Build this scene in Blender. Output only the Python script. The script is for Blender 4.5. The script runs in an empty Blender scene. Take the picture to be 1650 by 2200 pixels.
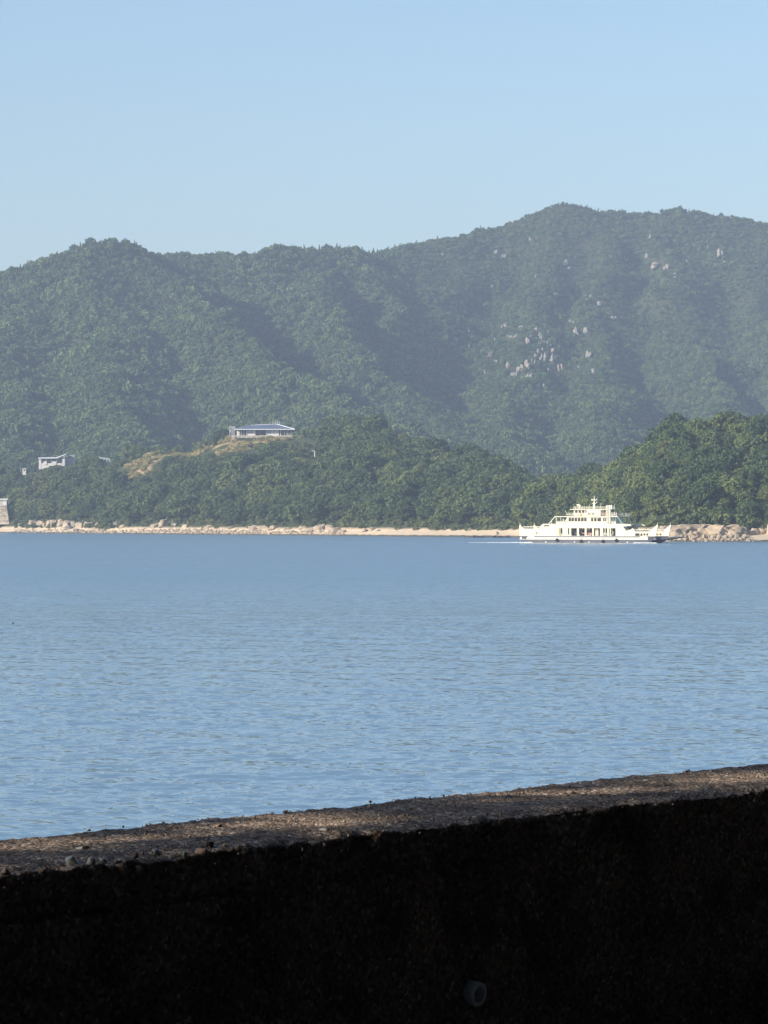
import bpy, bmesh, math, random
import numpy as np
from mathutils import Vector, Matrix

# ------------------------------------------------------------------ camera, world, sun, exposure
sc = bpy.context.scene
FPX, HOR, CAMH = 7594.0, 1120.0, 6.6          # focal length in photo pixels, horizon row, eye height above the sea
cam_data = bpy.data.cameras.new('camera')
cam = bpy.data.objects.new('camera', cam_data)
sc.collection.objects.link(cam)
cam.location = (0, 0, CAMH)
cam.rotation_euler = (math.pi / 2, 0, 0)
cam_data.sensor_fit = 'HORIZONTAL'
cam_data.sensor_width = 36.0
cam_data.lens = 36.0 * FPX / 1650.0
cam_data.shift_y = 20.0 / 1650.0
cam_data.clip_start, cam_data.clip_end = 0.1, 60000.0
sc.camera = cam

SUN_EL = math.radians(23)
SUN_H = Vector((-0.86, -0.51)).normalized()
SUN = Vector((SUN_H.x * math.cos(SUN_EL), SUN_H.y * math.cos(SUN_EL), math.sin(SUN_EL)))
world = bpy.data.worlds.new('World')
sc.world = world
world.use_nodes = True
wn = world.node_tree
for n in list(wn.nodes): wn.nodes.remove(n)
sky = wn.nodes.new('ShaderNodeTexSky')
sky.sky_type = 'NISHITA'
sky.sun_disc = False
sky.sun_elevation = SUN_EL
sky.sun_rotation = math.atan2(SUN.x, SUN.y)
sky.altitude = 0
sky.air_density = 1.0
sky.dust_density = 1.25
sky.ozone_density = 3.0
bg = wn.nodes.new('ShaderNodeBackground')
bg.inputs['Strength'].default_value = 0.103
wo = wn.nodes.new('ShaderNodeOutputWorld')
wn.links.new(sky.outputs[0], bg.inputs[0])
wn.links.new(bg.outputs[0], wo.inputs[0])

sun_data = bpy.data.lights.new('sun', 'SUN')
sun_data.energy = 5.0
sun_data.angle = math.radians(0.53)
sun_data.color = (1.0, 0.89, 0.74)
sun = bpy.data.objects.new('sun', sun_data)
sc.collection.objects.link(sun)
sun.rotation_euler = SUN.to_track_quat('Z', 'Y').to_euler()
sun.location = (-60, -60, 80)

vs = sc.view_settings
vs.view_transform = 'Standard'
vs.look = 'None'
vs.gamma = 1.0
vs.exposure = 0.78
vs.use_curve_mapping = False
sc.cycles.use_denoising = True
sc.cycles.max_bounces = 6
sc.cycles.diffuse_bounces = 3
sc.cycles.glossy_bounces = 2
sc.cycles.transmission_bounces = 3
sc.cycles.transparent_max_bounces = 6
sc.cycles.volume_bounces = 0
sc.cycles.caustics_reflective = False
sc.cycles.caustics_refractive = False
sc.cycles.sample_clamp_indirect = 4.0

COL = sc.collection
random.seed(11)
RNG = np.random.default_rng(11)

# ------------------------------------------------------------------ helpers
def P(px, py, d):
    """the point at depth d (metres) seen at a pixel of the 1650 x 2200 photograph"""
    return Vector(((px - 825) / FPX * d, d, CAMH - (py - HOR) / FPX * d))

def _hash(ix, iy, iz):
    h = (ix.astype(np.int64) * 374761393 + iy.astype(np.int64) * 668265263 + iz.astype(np.int64) * 2147483647) & 0xffffffff
    h = ((h ^ (h >> 13)) * 1274126177) & 0xffffffff
    h = ((h ^ (h >> 16)) * 2246822519) & 0xffffffff
    h = h ^ (h >> 15)
    return (h & 0xffffff) / float(0xffffff)

def vnoise(x, y, z=None, seed=0):
    x = np.asarray(x, float); y = np.asarray(y, float)
    z = np.zeros_like(x) if z is None else np.asarray(z, float)
    ix, iy, iz = np.floor(x), np.floor(y), np.floor(z)
    fx, fy, fz = x - ix, y - iy, z - iz
    fx, fy, fz = [f * f * f * (f * (f * 6 - 15) + 10) for f in (fx, fy, fz)]
    iz = iz + seed * 131
    out = 0
    for a in (0, 1):
        for b in (0, 1):
            for c in (0, 1):
                out = out + _hash(ix + a, iy + b, iz + c) * (fx if a else 1 - fx) * (fy if b else 1 - fy) * (fz if c else 1 - fz)
    return out * 2 - 1

def fbm(x, y, z=None, octaves=4, seed=0, gain=0.5):
    t, amp, f = 0, 1.0, 1.0
    for i in range(octaves):
        t = t + amp * vnoise(x * f, y * f, None if z is None else z * f, seed + i)
        amp *= gain; f *= 2.03
    return t

def mesh_obj(name, verts, faces, mats=None, parent=None, smooth=False, idx=None):
    me = bpy.data.meshes.new(name)
    verts = np.asarray(verts, dtype=np.float32)
    if isinstance(faces, np.ndarray):
        nf, k = faces.shape
        me.vertices.add(len(verts)); me.vertices.foreach_set('co', verts.ravel())
        me.loops.add(nf * k); me.loops.foreach_set('vertex_index', faces.astype(np.int32).ravel())
        me.polygons.add(nf)
        me.polygons.foreach_set('loop_start', np.arange(0, nf * k, k, dtype=np.int32))
        me.update(calc_edges=True)
    else:
        me.from_pydata([tuple(v) for v in verts], [], faces)
        me.update()
    for m in (mats if isinstance(mats, (list, tuple)) else [mats] if mats else []):
        me.materials.append(m)
    if idx is not None: me.polygons.foreach_set('material_index', np.asarray(idx, dtype=np.int32))
    if smooth: me.polygons.foreach_set('use_smooth', np.ones(len(me.polygons), dtype=bool))
    o = bpy.data.objects.new(name, me)
    COL.objects.link(o)
    if parent is not None: o.parent = parent
    return o

def tag(o, label=None, cat=None, group=None, kind=None):
    if label: o['label'] = label
    if cat: o['category'] = cat
    if group: o['group'] = group
    if kind: o['kind'] = kind
    return o

def empty(name, loc, rz=0.0):
    o = bpy.data.objects.new(name, None)
    o.empty_display_size = 0.5
    COL.objects.link(o)
    o.location = loc; o.rotation_euler = (0, 0, rz)
    return o

class MB:
    """collects simple solids; build() links them as one mesh object"""
    def __init__(s): s.v = []; s.f = []
    def add(s, verts, faces):
        n = len(s.v); s.v += [tuple(v) for v in verts]; s.f += [tuple(i + n for i in f) for f in faces]; return s
    def box(s, x0, x1, y0, y1, z0, z1):
        v = [(x0, y0, z0), (x1, y0, z0), (x1, y1, z0), (x0, y1, z0), (x0, y0, z1), (x1, y0, z1), (x1, y1, z1), (x0, y1, z1)]
        return s.add(v, [(0, 3, 2, 1), (4, 5, 6, 7), (0, 1, 5, 4), (1, 2, 6, 5), (2, 3, 7, 6), (3, 0, 4, 7)])
    def prism(s, poly, y0, y1):
        """poly in x,z (counter-clockwise seen from -y), extruded along y"""
        n = len(poly)
        v = [(x, y0, z) for x, z in poly] + [(x, y1, z) for x, z in poly]
        f = [tuple(range(n)), tuple(range(2 * n - 1, n - 1, -1))]
        f += [(i, i + n, (i + 1) % n + n, (i + 1) % n) for i in range(n)]
        return s.add(v, f)
    def bar(s, a, b, r, r2=None, n=6):
        a, b = Vector(a), Vector(b); r2 = r if r2 is None else r2
        d = (b - a).normalized()
        u = d.orthogonal().normalized(); w = d.cross(u)
        v = []
        for p, rr in ((a, r), (b, r2)):
            for i in range(n):
                t = 2 * math.pi * (i + .5) / n
                v.append(p + (u * math.cos(t) + w * math.sin(t)) * rr)
        f = [(i, (i + 1) % n, (i + 1) % n + n, i + n) for i in range(n)]
        f += [tuple(range(n - 1, -1, -1)), tuple(range(n, 2 * n))]
        return s.add(v, f)
    def path(s, pts, r, n=6):
        for a, b in zip(pts[:-1], pts[1:]): s.bar(a, b, r, n=n)
        return s
    def torus(s, c, R, r, axis='y', n=16, m=8):
        v, f = [], []
        for i in range(n):
            t = 2 * math.pi * i / n
            for j in range(m):
                q = 2 * math.pi * j / m
                a, b, h = (R + r * math.cos(q)) * math.cos(t), (R + r * math.cos(q)) * math.sin(t), r * math.sin(q)
                v.append((c[0] + a, c[1] + h, c[2] + b) if axis == 'y' else (c[0] + a, c[1] + b, c[2] + h))
                f.append((i * m + j, ((i + 1) % n) * m + j, ((i + 1) % n) * m + (j + 1) % m, i * m + (j + 1) % m))
        return s.add(v, f)
    def build(s, name, mat, parent=None, bevel=0, smooth=False):
        o = mesh_obj(name, s.v, s.f, mat, parent, smooth)
        if bevel:
            m = o.modifiers.new('bevel', 'BEVEL'); m.width = bevel; m.segments = 2; m.limit_method = 'ANGLE'
        return o

# ------------------------------------------------------------------ materials
def new_mat(name):
    m = bpy.data.materials.new(name); m.use_nodes = True
    nt = m.node_tree
    for n in list(nt.nodes): nt.nodes.remove(n)
    out = nt.nodes.new('ShaderNodeOutputMaterial')
    return m, nt, out

def node(nt, typ, **kw):
    n = nt.nodes.new(typ)
    for k, v in kw.items():
        if k in n.inputs: n.inputs[k].default_value = v
        else: setattr(n, k, v)
    return n

def ramp(nt, fac, stops):
    r = nt.nodes.new('ShaderNodeValToRGB')
    el = r.color_ramp.elements
    while len(el) < len(stops): el.new(0.5)
    for e, (p, c) in zip(el, stops):
        e.position = p; e.color = (c[0], c[1], c[2], 1)
    nt.links.new(fac, r.inputs[0])
    return r.outputs[0]

def simple_mat(name, c0, c1=None, rough=0.6, scale=2.0, bump=0.0, bump_scale=None, spec=0.3, metal=0.0, coords='Object', detail=5.0):
    """two-tone noise paint/stone with a little relief"""
    m, nt, out = new_mat(name)
    c1 = c1 or tuple(x * 0.82 for x in c0)
    tc = node(nt, 'ShaderNodeTexCoord')
    nz = node(nt, 'ShaderNodeTexNoise', Scale=scale, Detail=detail, Roughness=0.65)
    nt.links.new(tc.outputs[coords], nz.inputs['Vector'])
    col = ramp(nt, nz.outputs[0], [(0.3, c1), (0.7, c0)])
    b = node(nt, 'ShaderNodeBsdfPrincipled', Roughness=rough, Metallic=metal)
    b.inputs['Specular IOR Level'].default_value = spec
    nt.links.new(col, b.inputs['Base Color'])
    if bump:
        n2 = node(nt, 'ShaderNodeTexNoise', Scale=bump_scale or scale * 3, Detail=6.0, Roughness=0.7)
        nt.links.new(tc.outputs[coords], n2.inputs['Vector'])
        bp = node(nt, 'ShaderNodeBump', Strength=1.0, Distance=bump)
        nt.links.new(n2.outputs[0], bp.inputs['Height'])
        nt.links.new(bp.outputs[0], b.inputs['Normal'])
    nt.links.new(b.outputs[0], out.inputs[0])
    return m

def leaf_mat(name, stops, scale=0.5, trans=0.25):
    """foliage: tone by tree (object random) and by clump (noise)"""
    m, nt, out = new_mat(name)
    oi = node(nt, 'ShaderNodeObjectInfo')
    tc = node(nt, 'ShaderNodeTexCoord')
    nz = node(nt, 'ShaderNodeTexNoise', Scale=scale, Detail=2.0)
    nt.links.new(tc.outputs['Object'], nz.inputs['Vector'])
    mp = node(nt, 'ShaderNodeMath', operation='MULTIPLY_ADD')
    mp.inputs[1].default_value = 0.5; mp.inputs[2].default_value = -0.25
    nt.links.new(nz.outputs[0], mp.inputs[0])
    ad = node(nt, 'ShaderNodeMath', operation='ADD', use_clamp=True)
    nt.links.new(mp.outputs[0], ad.inputs[0]); nt.links.new(oi.outputs['Random'], ad.inputs[1])
    col = ramp(nt, ad.outputs[0], stops)
    d = node(nt, 'ShaderNodeBsdfPrincipled', Roughness=0.65)
    d.inputs['Specular IOR Level'].default_value = 0.25
    nt.links.new(col, d.inputs['Base Color'])
    t = node(nt, 'ShaderNodeBsdfTranslucent')
    nt.links.new(col, t.inputs[0])
    mx = node(nt, 'ShaderNodeMixShader'); mx.inputs[0].default_value = trans
    nt.links.new(d.outputs[0], mx.inputs[1]); nt.links.new(t.outputs[0], mx.inputs[2])
    nt.links.new(mx.outputs[0], out.inputs[0])
    return m

M = {}
M['leaf_far'] = leaf_mat('mountain foliage', [(0.0, (0.046, 0.088, 0.034)), (0.45, (0.073, 0.128, 0.046)), (0.8, (0.105, 0.166, 0.058)), (1.0, (0.15, 0.195, 0.07))], 0.2, 0.3)
M['leaf_needle'] = leaf_mat('conifer foliage', [(0.0, (0.036, 0.066, 0.030)), (0.6, (0.058, 0.095, 0.038)), (1.0, (0.08, 0.115, 0.045))], 0.3, 0.3)
M['leaf_near'] = leaf_mat('evergreen foliage', [(0.0, (0.043, 0.080, 0.031)), (0.5, (0.070, 0.115, 0.041)), (0.85, (0.108, 0.152, 0.05)), (1.0, (0.14, 0.165, 0.05))], 0.25, 0.3)
M['leaf_light'] = leaf_mat('light green foliage', [(0.0, (0.085, 0.13, 0.04)), (0.5, (0.12, 0.168, 0.048)), (1.0, (0.18, 0.205, 0.06))], 0.3, 0.3)
M['leaf_yellow'] = leaf_mat('yellow green foliage', [(0.0, (0.24, 0.26, 0.06)), (1.0, (0.32, 0.31, 0.08))], 0.5)
M['leaf_brown'] = leaf_mat('dry brown foliage', [(0.0, (0.16, 0.13, 0.08)), (1.0, (0.22, 0.18, 0.12))], 0.5)
M['leaf_bush'] = leaf_mat('shrub foliage', [(0.0, (0.055, 0.090, 0.032)), (0.6, (0.10, 0.135, 0.045)), (1.0, (0.17, 0.18, 0.06))], 0.4)
M['leaf_dry'] = leaf_mat('dry grass tufts', [(0.0, (0.16, 0.18, 0.06)), (0.4, (0.32, 0.29, 0.11)), (0.8, (0.46, 0.39, 0.18)), (1.0, (0.55, 0.46, 0.25))], 1.0, 0.3)
M['bark'] = simple_mat('bark', (0.16, 0.12, 0.09), (0.08, 0.06, 0.045), rough=0.9, scale=3, bump=0.03)
M['rock'] = simple_mat('pale granite', (0.46, 0.39, 0.30), (0.22, 0.18, 0.135), rough=0.9, scale=0.45, bump=0.35, bump_scale=0.8, spec=0.1, coords='Object')
M['rock_pink'] = simple_mat('pink granite', (0.335, 0.30, 0.255), (0.18, 0.16, 0.135), rough=0.9, scale=0.3, bump=0.4, bump_scale=0.6, spec=0.1)
M['rock_grey'] = simple_mat('grey granite', (0.28, 0.278, 0.26), (0.155, 0.153, 0.142), rough=0.9, scale=0.3, bump=0.4, bump_scale=0.6, spec=0.1)
M['rock_sand'] = simple_mat('sandy bluff rock', (0.50, 0.42, 0.31), (0.27, 0.21, 0.15), rough=0.95, scale=0.35, bump=0.5, bump_scale=0.7, spec=0.1)
M['rock_wet'] = simple_mat('wet dark rock', (0.10, 0.09, 0.075), (0.05, 0.05, 0.045), rough=0.5, scale=0.6, bump=0.2)
# ------------------------------------------------------------------ the lie of the land
SHORE = np.array([(-900, 2300), (-200, 2080), (0, 2046), (420, 1790), (840, 1566), (1100, 1470), (1200, 1400), (1300, 1270), (1400, 1180), (1450, 1148), (1650, 1138), (1850, 1136), (2700, 1130)], float)
CREST_A = np.array([(-900, 1000, 2420), (-150, 1004, 2250), (0, 1014, 2220), (48, 1034, 2200), (95, 1014, 2150), (200, 1010, 2100), (250, 1003, 2085), (290, 986, 2075), (345, 981, 2068), (420, 976, 2055), (470, 955, 2040), (500, 943, 2040), (640, 943, 2035), (690, 935, 1960), (740, 929, 1930), (800, 935, 1900), (860, 951, 1850), (930, 985, 1800), (1000, 1000, 1760), (1070, 1008, 1720), (1110, 1038, 1700), (1160, 1075, 1700), (1300, 1090, 1700), (2700, 1090, 1700)], float)
CREST_B = np.array([(-900, 1112, 1900), (800, 1112, 1680), (960, 1104, 1640), (1040, 1085, 1625), (1120, 1072, 1595), (1200, 1058, 1560), (1265, 1046, 1530), (1320, 1026, 1480), (1365, 1000, 1440), (1420, 968, 1410), (1480, 946, 1395), (1560, 936, 1395), (1660, 933, 1405), (1800, 928, 1420), (2700, 920, 1450)], float)

def crest_z(c, px):
    d = np.interp(px, c[:, 0], c[:, 2])
    py = np.interp(px, c[:, 0], c[:, 1])
    return d, CAMH - (py - HOR) / FPX * d

RIDGES = [  # px, py, depth of ground crests of the mountain and its spurs; flank slope
    ([(-900, 640, 3100), (-300, 620, 3050), (0, 606, 3000), (70, 601, 3000), (125, 591, 3000), (155, 569, 3010), (195, 549, 3030), (235, 542, 3050), (275, 545, 3060), (325, 556, 3080), (400, 554, 3120), (470, 558, 3150), (560, 552, 3200), (640, 546, 3230), (700, 547, 3260), (760, 551, 3300), (810, 555, 3350), (850, 542, 3400), (900, 529, 3430), (960, 519, 3470), (1030, 506, 3520), (1080, 496, 3550), (1120, 473, 3580), (1180, 454, 3600), (1230, 455, 3600), (1300, 463, 3610), (1440, 465, 3620), (1490, 467, 3630), (1560, 475, 3640), (1620, 487, 3650), (1700, 498, 3660), (2400, 520, 3700)], 0.55),
    ([(70, 598, 3000), (45, 690, 2880), (20, 790, 2740), (30, 890, 2600), (40, 960, 2480)], 0.6),
    ([(195, 546, 3030), (215, 640, 2920), (235, 740, 2790), (240, 840, 2650), (260, 930, 2500)], 0.6),
    ([(275, 543, 3060), (350, 600, 2980), (430, 670, 2880), (520, 745, 2770), (610, 800, 2680), (700, 850, 2590), (800, 905, 2500), (880, 955, 2420)], 0.95),
    ([(560, 552, 3200), (640, 600, 3110), (710, 665, 3000), (750, 720, 2930), (790, 790, 2830), (850, 865, 2720)], 0.9),
    ([(700, 547, 3260), (790, 610, 3180), (830, 690, 3080), (850, 770, 2980)], 0.9),
    ([(1030, 506, 3520), (980, 590, 3380), (930, 680, 3220), (890, 770, 3050), (880, 850, 2880), (920, 920, 2700), (960, 980, 2550)], 0.62),
    ([(1200, 454, 3600), (1180, 560, 3430), (1150, 660, 3270), (1130, 750, 3110), (1100, 840, 2930), (1090, 920, 2740), (1110, 990, 2560)], 0.66),
    ([(1310, 463, 3610), (1300, 560, 3450), (1270, 670, 3280), (1270, 760, 3120), (1290, 850, 2930), (1310, 940, 2700)], 0.7),
    ([(1440, 465, 3620), (1420, 540, 3500), (1440, 650, 3330), (1490, 750, 3160), (1540, 840, 2980), (1570, 930, 2760)], 0.75),
    ([(1620, 487, 3650), (1620, 590, 3480), (1650, 700, 3300), (1690, 820, 3080), (1720, 920, 2850)], 0.7),
]
_segs = []
for pts, k in RIDGES:
    q = [P(*p) for p in pts]
    for a, b in zip(q[:-1], q[1:]): _segs.append((a, b, k))

_gullies = []
HOUSE_D = 2040.0
def terrain_z(x, y):
    x = np.asarray(x, float); y = np.asarray(y, float)
    px = 825 + x / y * FPX
    ds = np.interp(px, SHORE[:, 0], SHORE[:, 1]) + 5 * vnoise(x / 22, y * 0, None, 7) + 2.5 * vnoise(x / 7, y * 0, None, 8)
    s = y - ds
    bw = 30.0
    beach = np.where(s < 0, s * 0.08, s / bw * 3.0)
    out = np.minimum(beach, 3.0)
    for c, hump in ((CREST_A, 0.78), (CREST_B, 0.72)):
        dc, zc = crest_z(c, px)
        t = (s - bw) / np.maximum(dc - ds - bw, 20)
        up = 3 + (zc - 3) * np.clip(t, 0, 1) ** hump
        dn = np.maximum(zc - (y - dc) * 0.42, 8.0)
        out = np.where(t > 0, np.maximum(out, np.where(t < 1, up, dn)), out)
    mt = np.full_like(x, -50.0); cv = np.zeros_like(x)
    wx = x + 14 * vnoise(x / 60, y / 60, None, 21) + 5 * vnoise(x / 21, y / 21, None, 22)
    wy = y + 14 * vnoise(x / 60, y / 60, None, 23) + 5 * vnoise(x / 21, y / 21, None, 24)
    far = y > 2150
    X, Y = wx[far], wy[far]
    acc = np.zeros_like(X)
    T = 5.0
    for a, b, k in _segs:
        dx, dy = b.x - a.x, b.y - a.y
        L2 = dx * dx + dy * dy
        u = np.clip(((X - a.x) * dx + (Y - a.y) * dy) / L2, 0, 1)
        dist = np.hypot(X - a.x - u * dx, Y - a.y - u * dy)
        h = a.z + u * (b.z - a.z) - k * (np.sqrt(dist * dist + 64) - 8)
        acc += np.exp(np.clip(h / T, -60, 200))
    mt[far] = T * np.log(acc + 1e-30)
    for g in _gullies:
        for (ax, ay, bx, by, depth, w) in g:
            dx, dy = bx - ax, by - ay
            u = np.clip(((wx - ax) * dx + (wy - ay) * dy) / (dx * dx + dy * dy), 0, 1)
            dist = np.hypot(wx - ax - u * dx, wy - ay - u * dy)
            carve = depth * np.exp(-(dist / w) ** 2)
            cv = np.maximum(cv, carve)
    mt = mt - cv
    out = np.where(far, np.maximum(out, mt), out)
    rough = np.clip((s - 40) / 80, 0, 1)
    out = out + rough * (2.2 * vnoise(x / 26, y / 40, None, 31) + 1.0 * vnoise(x / 9, y / 12, None, 32))
    # level terrace that the long house stands on
    hx, hz = (568 - 825) / FPX * HOUSE_D, CAMH - (941 - HOR) / FPX * HOUSE_D
    e = np.maximum(np.abs(x - hx) - 20, 0) / 6 + np.maximum(np.abs(y - HOUSE_D - 6) - 10, 0) / 6
    w = np.clip(1 - e, 0, 1)
    return out * (1 - w) + hz * w

def hit(px, py, d0=1100, d1=3800, step=2.0):
    """where the sight line through a photo pixel meets the ground"""
    d = np.arange(d0, d1, step)
    x = (px - 825) / FPX * d
    zr = CAMH - (py - HOR) / FPX * d
    z = terrain_z(x, d)
    i = np.argmax(z >= zr)
    if z[i] < zr[i]: i = len(d) - 1
    return Vector((x[i], d[i], z[i]))

# gullies cut into the mountain, traced from the dark creases between its spurs (pixels, depth and width in metres)
GULLIES = [([(560, 690), (640, 740), (720, 778), (800, 822), (860, 880), (915, 935)], 26, 24), ([(735, 598), (775, 640), (800, 690), (815, 760)], 14, 15), ([(1195, 560), (1235, 620), (1255, 690), (1235, 770)], 8, 13), ([(1365, 545), (1395, 620), (1400, 680)], 8, 13),
           ([(1445, 680), (1500, 740), (1560, 800), (1590, 850)], 12, 15), ([(120, 640), (140, 720), (130, 800)], 6, 14), ([(330, 640), (370, 720), (400, 800)], 5, 13), ([(890, 600), (870, 680), (850, 760)], 8, 13), ([(1040, 620), (1010, 720), (990, 820)], 7, 13), ([(480, 620), (520, 660), (560, 690)], 12, 13)]
_new = []
for pts, dep, wid in GULLIES:
    q = [hit(px, py, 2250, 3700, 6.0) for px, py in pts]
    _new.append([(a.x, a.y, b.x, b.y, dep, wid) for a, b in zip(q[:-1], q[1:])])
_gullies += _new

# bare ground on the shore hill: patches (pixel centre, half width, half height in px, colour 1 = ochre soil, 2 = dry grass)
BARE = [(484, 950, 24, 8, 1), (520, 956, 24, 8, 1), (450, 962, 36, 11, 2), (500, 966, 40, 7, 2), (575, 949, 60, 5, 2), (312, 992, 44, 14, 2), (330, 988, 16, 7, 1), (392, 981, 56, 11, 2), (300, 1013, 30, 6, 1)]
_bare = []
for bx, by, rx, ry, kind in BARE:
    h = hit(bx, by, 1700, 2300)
    _bare.append((h.x, h.y, rx / FPX * h.y, max(ry / FPX * h.y * 4.0, 9), kind))
def bare_mask(x, y):
    soil = np.zeros_like(x); dry = np.zeros_like(x)
    wob = 0.35 * vnoise(x / 4, y / 8, None, 51)
    for cx, cy, rx, ry, kind in _bare:
        m = np.clip(2.2 * (1.15 - np.hypot((x - cx) / rx, (y - cy) / ry) + wob), 0, 1)
        if kind == 1: soil = np.maximum(soil, m)
        else: dry = np.maximum(dry, m)
    return soil, dry

def ground_mat():
    m, nt, out = new_mat('hill ground')
    geo = node(nt, 'ShaderNodeNewGeometry')
    sep = node(nt, 'ShaderNodeSeparateXYZ')
    nt.links.new(geo.outputs['Position'], sep.inputs[0])
    n1 = node(nt, 'ShaderNodeTexNoise', Scale=0.25, Detail=6.0)
    n2 = node(nt, 'ShaderNodeTexNoise', Scale=1.1, Detail=8.0, Roughness=0.7)
    for n in (n1, n2): nt.links.new(geo.outputs['Position'], n.inputs['Vector'])
    floor_c = ramp(nt, n1.outputs[0], [(0.3, (0.030, 0.040, 0.018)), (0.7, (0.055, 0.068, 0.028))])
    sand_c = ramp(nt, n2.outputs[0], [(0.25, (0.44, 0.35, 0.25)), (0.5, (0.59, 0.48, 0.35)), (0.75, (0.67, 0.56, 0.42))])
    soil_c = ramp(nt, n2.outputs[0], [(0.35, (0.20, 0.16, 0.08)), (0.5, (0.40, 0.30, 0.17)), (0.7, (0.56, 0.44, 0.28))])
    dry_c = ramp(nt, n2.outputs[0], [(0.35, (0.10, 0.11, 0.035)), (0.5, (0.30, 0.25, 0.10)), (0.7, (0.45, 0.37, 0.18))])
    wet_c = ramp(nt, n2.outputs[0], [(0.3, (0.06, 0.065, 0.05)), (0.7, (0.12, 0.115, 0.085))])
    def mix(f, a, b):
        x = node(nt, 'ShaderNodeMix', data_type='RGBA')
        nt.links.new(f, x.inputs['Factor']); nt.links.new(a, x.inputs[6]); nt.links.new(b, x.inputs[7])
        return x.outputs[2]
    def step(src, lo, hi):
        r = node(nt, 'ShaderNodeMapRange'); r.inputs[1].default_value = lo; r.inputs[2].default_value = hi
        nt.links.new(src, r.inputs[0]); return r.outputs[0]
    zz = node(nt, 'ShaderNodeMath', operation='MULTIPLY_ADD'); zz.inputs[1].default_value = 1.2
    nt.links.new(n1.outputs[0], zz.inputs[0]); nt.links.new(sep.outputs[2], zz.inputs[2])
    at = node(nt, 'ShaderNodeAttribute', attribute_name='bare')
    asep = node(nt, 'ShaderNodeSeparateXYZ'); nt.links.new(at.outputs['Vector'], asep.inputs[0])
    c = mix(step(zz.outputs[0], 4.6, 3.3), floor_c, sand_c)
    c = mix(step(zz.outputs[0], 1.35, 1.0), c, wet_c)
    c = mix(asep.outputs[1], c, dry_c)
    c = mix(asep.outputs[0], c, soil_c)
    b = node(nt, 'ShaderNodeBsdfPrincipled', Roughness=0.95)
    b.inputs['Specular IOR Level'].default_value = 0.1
    nt.links.new(c, b.inputs['Base Color'])
    bp = node(nt, 'ShaderNodeBump', Strength=1.0, Distance=0.25)
    nt.links.new(n2.outputs[0], bp.inputs['Height']); nt.links.new(bp.outputs[0], b.inputs['Normal'])
    nt.links.new(b.outputs[0], out.inputs[0])
    return m
M['ground'] = ground_mat()

def sheet(name, xs, ys):
    X, Y = np.meshgrid(xs, ys)
    Z = terrain_z(X.ravel(), Y.ravel())
    V = np.column_stack([X.ravel(), Y.ravel(), Z])
    nx, ny = len(xs), len(ys)
    i = np.arange(nx * (ny - 1)).reshape(ny - 1, nx)[:, :-1].ravel()
    Fc = np.column_stack([i, i + 1, i + 1 + nx, i + nx])
    o = mesh_obj(name, V, Fc, M['ground'], smooth=True)
    so, dr = bare_mask(X.ravel(), Y.ravel())
    a = o.data.attributes.new('bare', 'FLOAT_VECTOR', 'POINT')
    a.data.foreach_set('vector', np.column_stack([so, dr, so * 0]).astype(np.float32).ravel())
    o['kind'] = 'structure'
    return o
shore_hills = sheet('shore_hills', np.arange(-420, 421, 3.0), np.arange(1090, 2401, 3.0))
mountain = sheet('mountain', np.arange(-900, 901, 7.5), np.concatenate([np.arange(2397, 3760, 7.5), np.arange(3770, 4300, 40.0)]))

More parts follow.
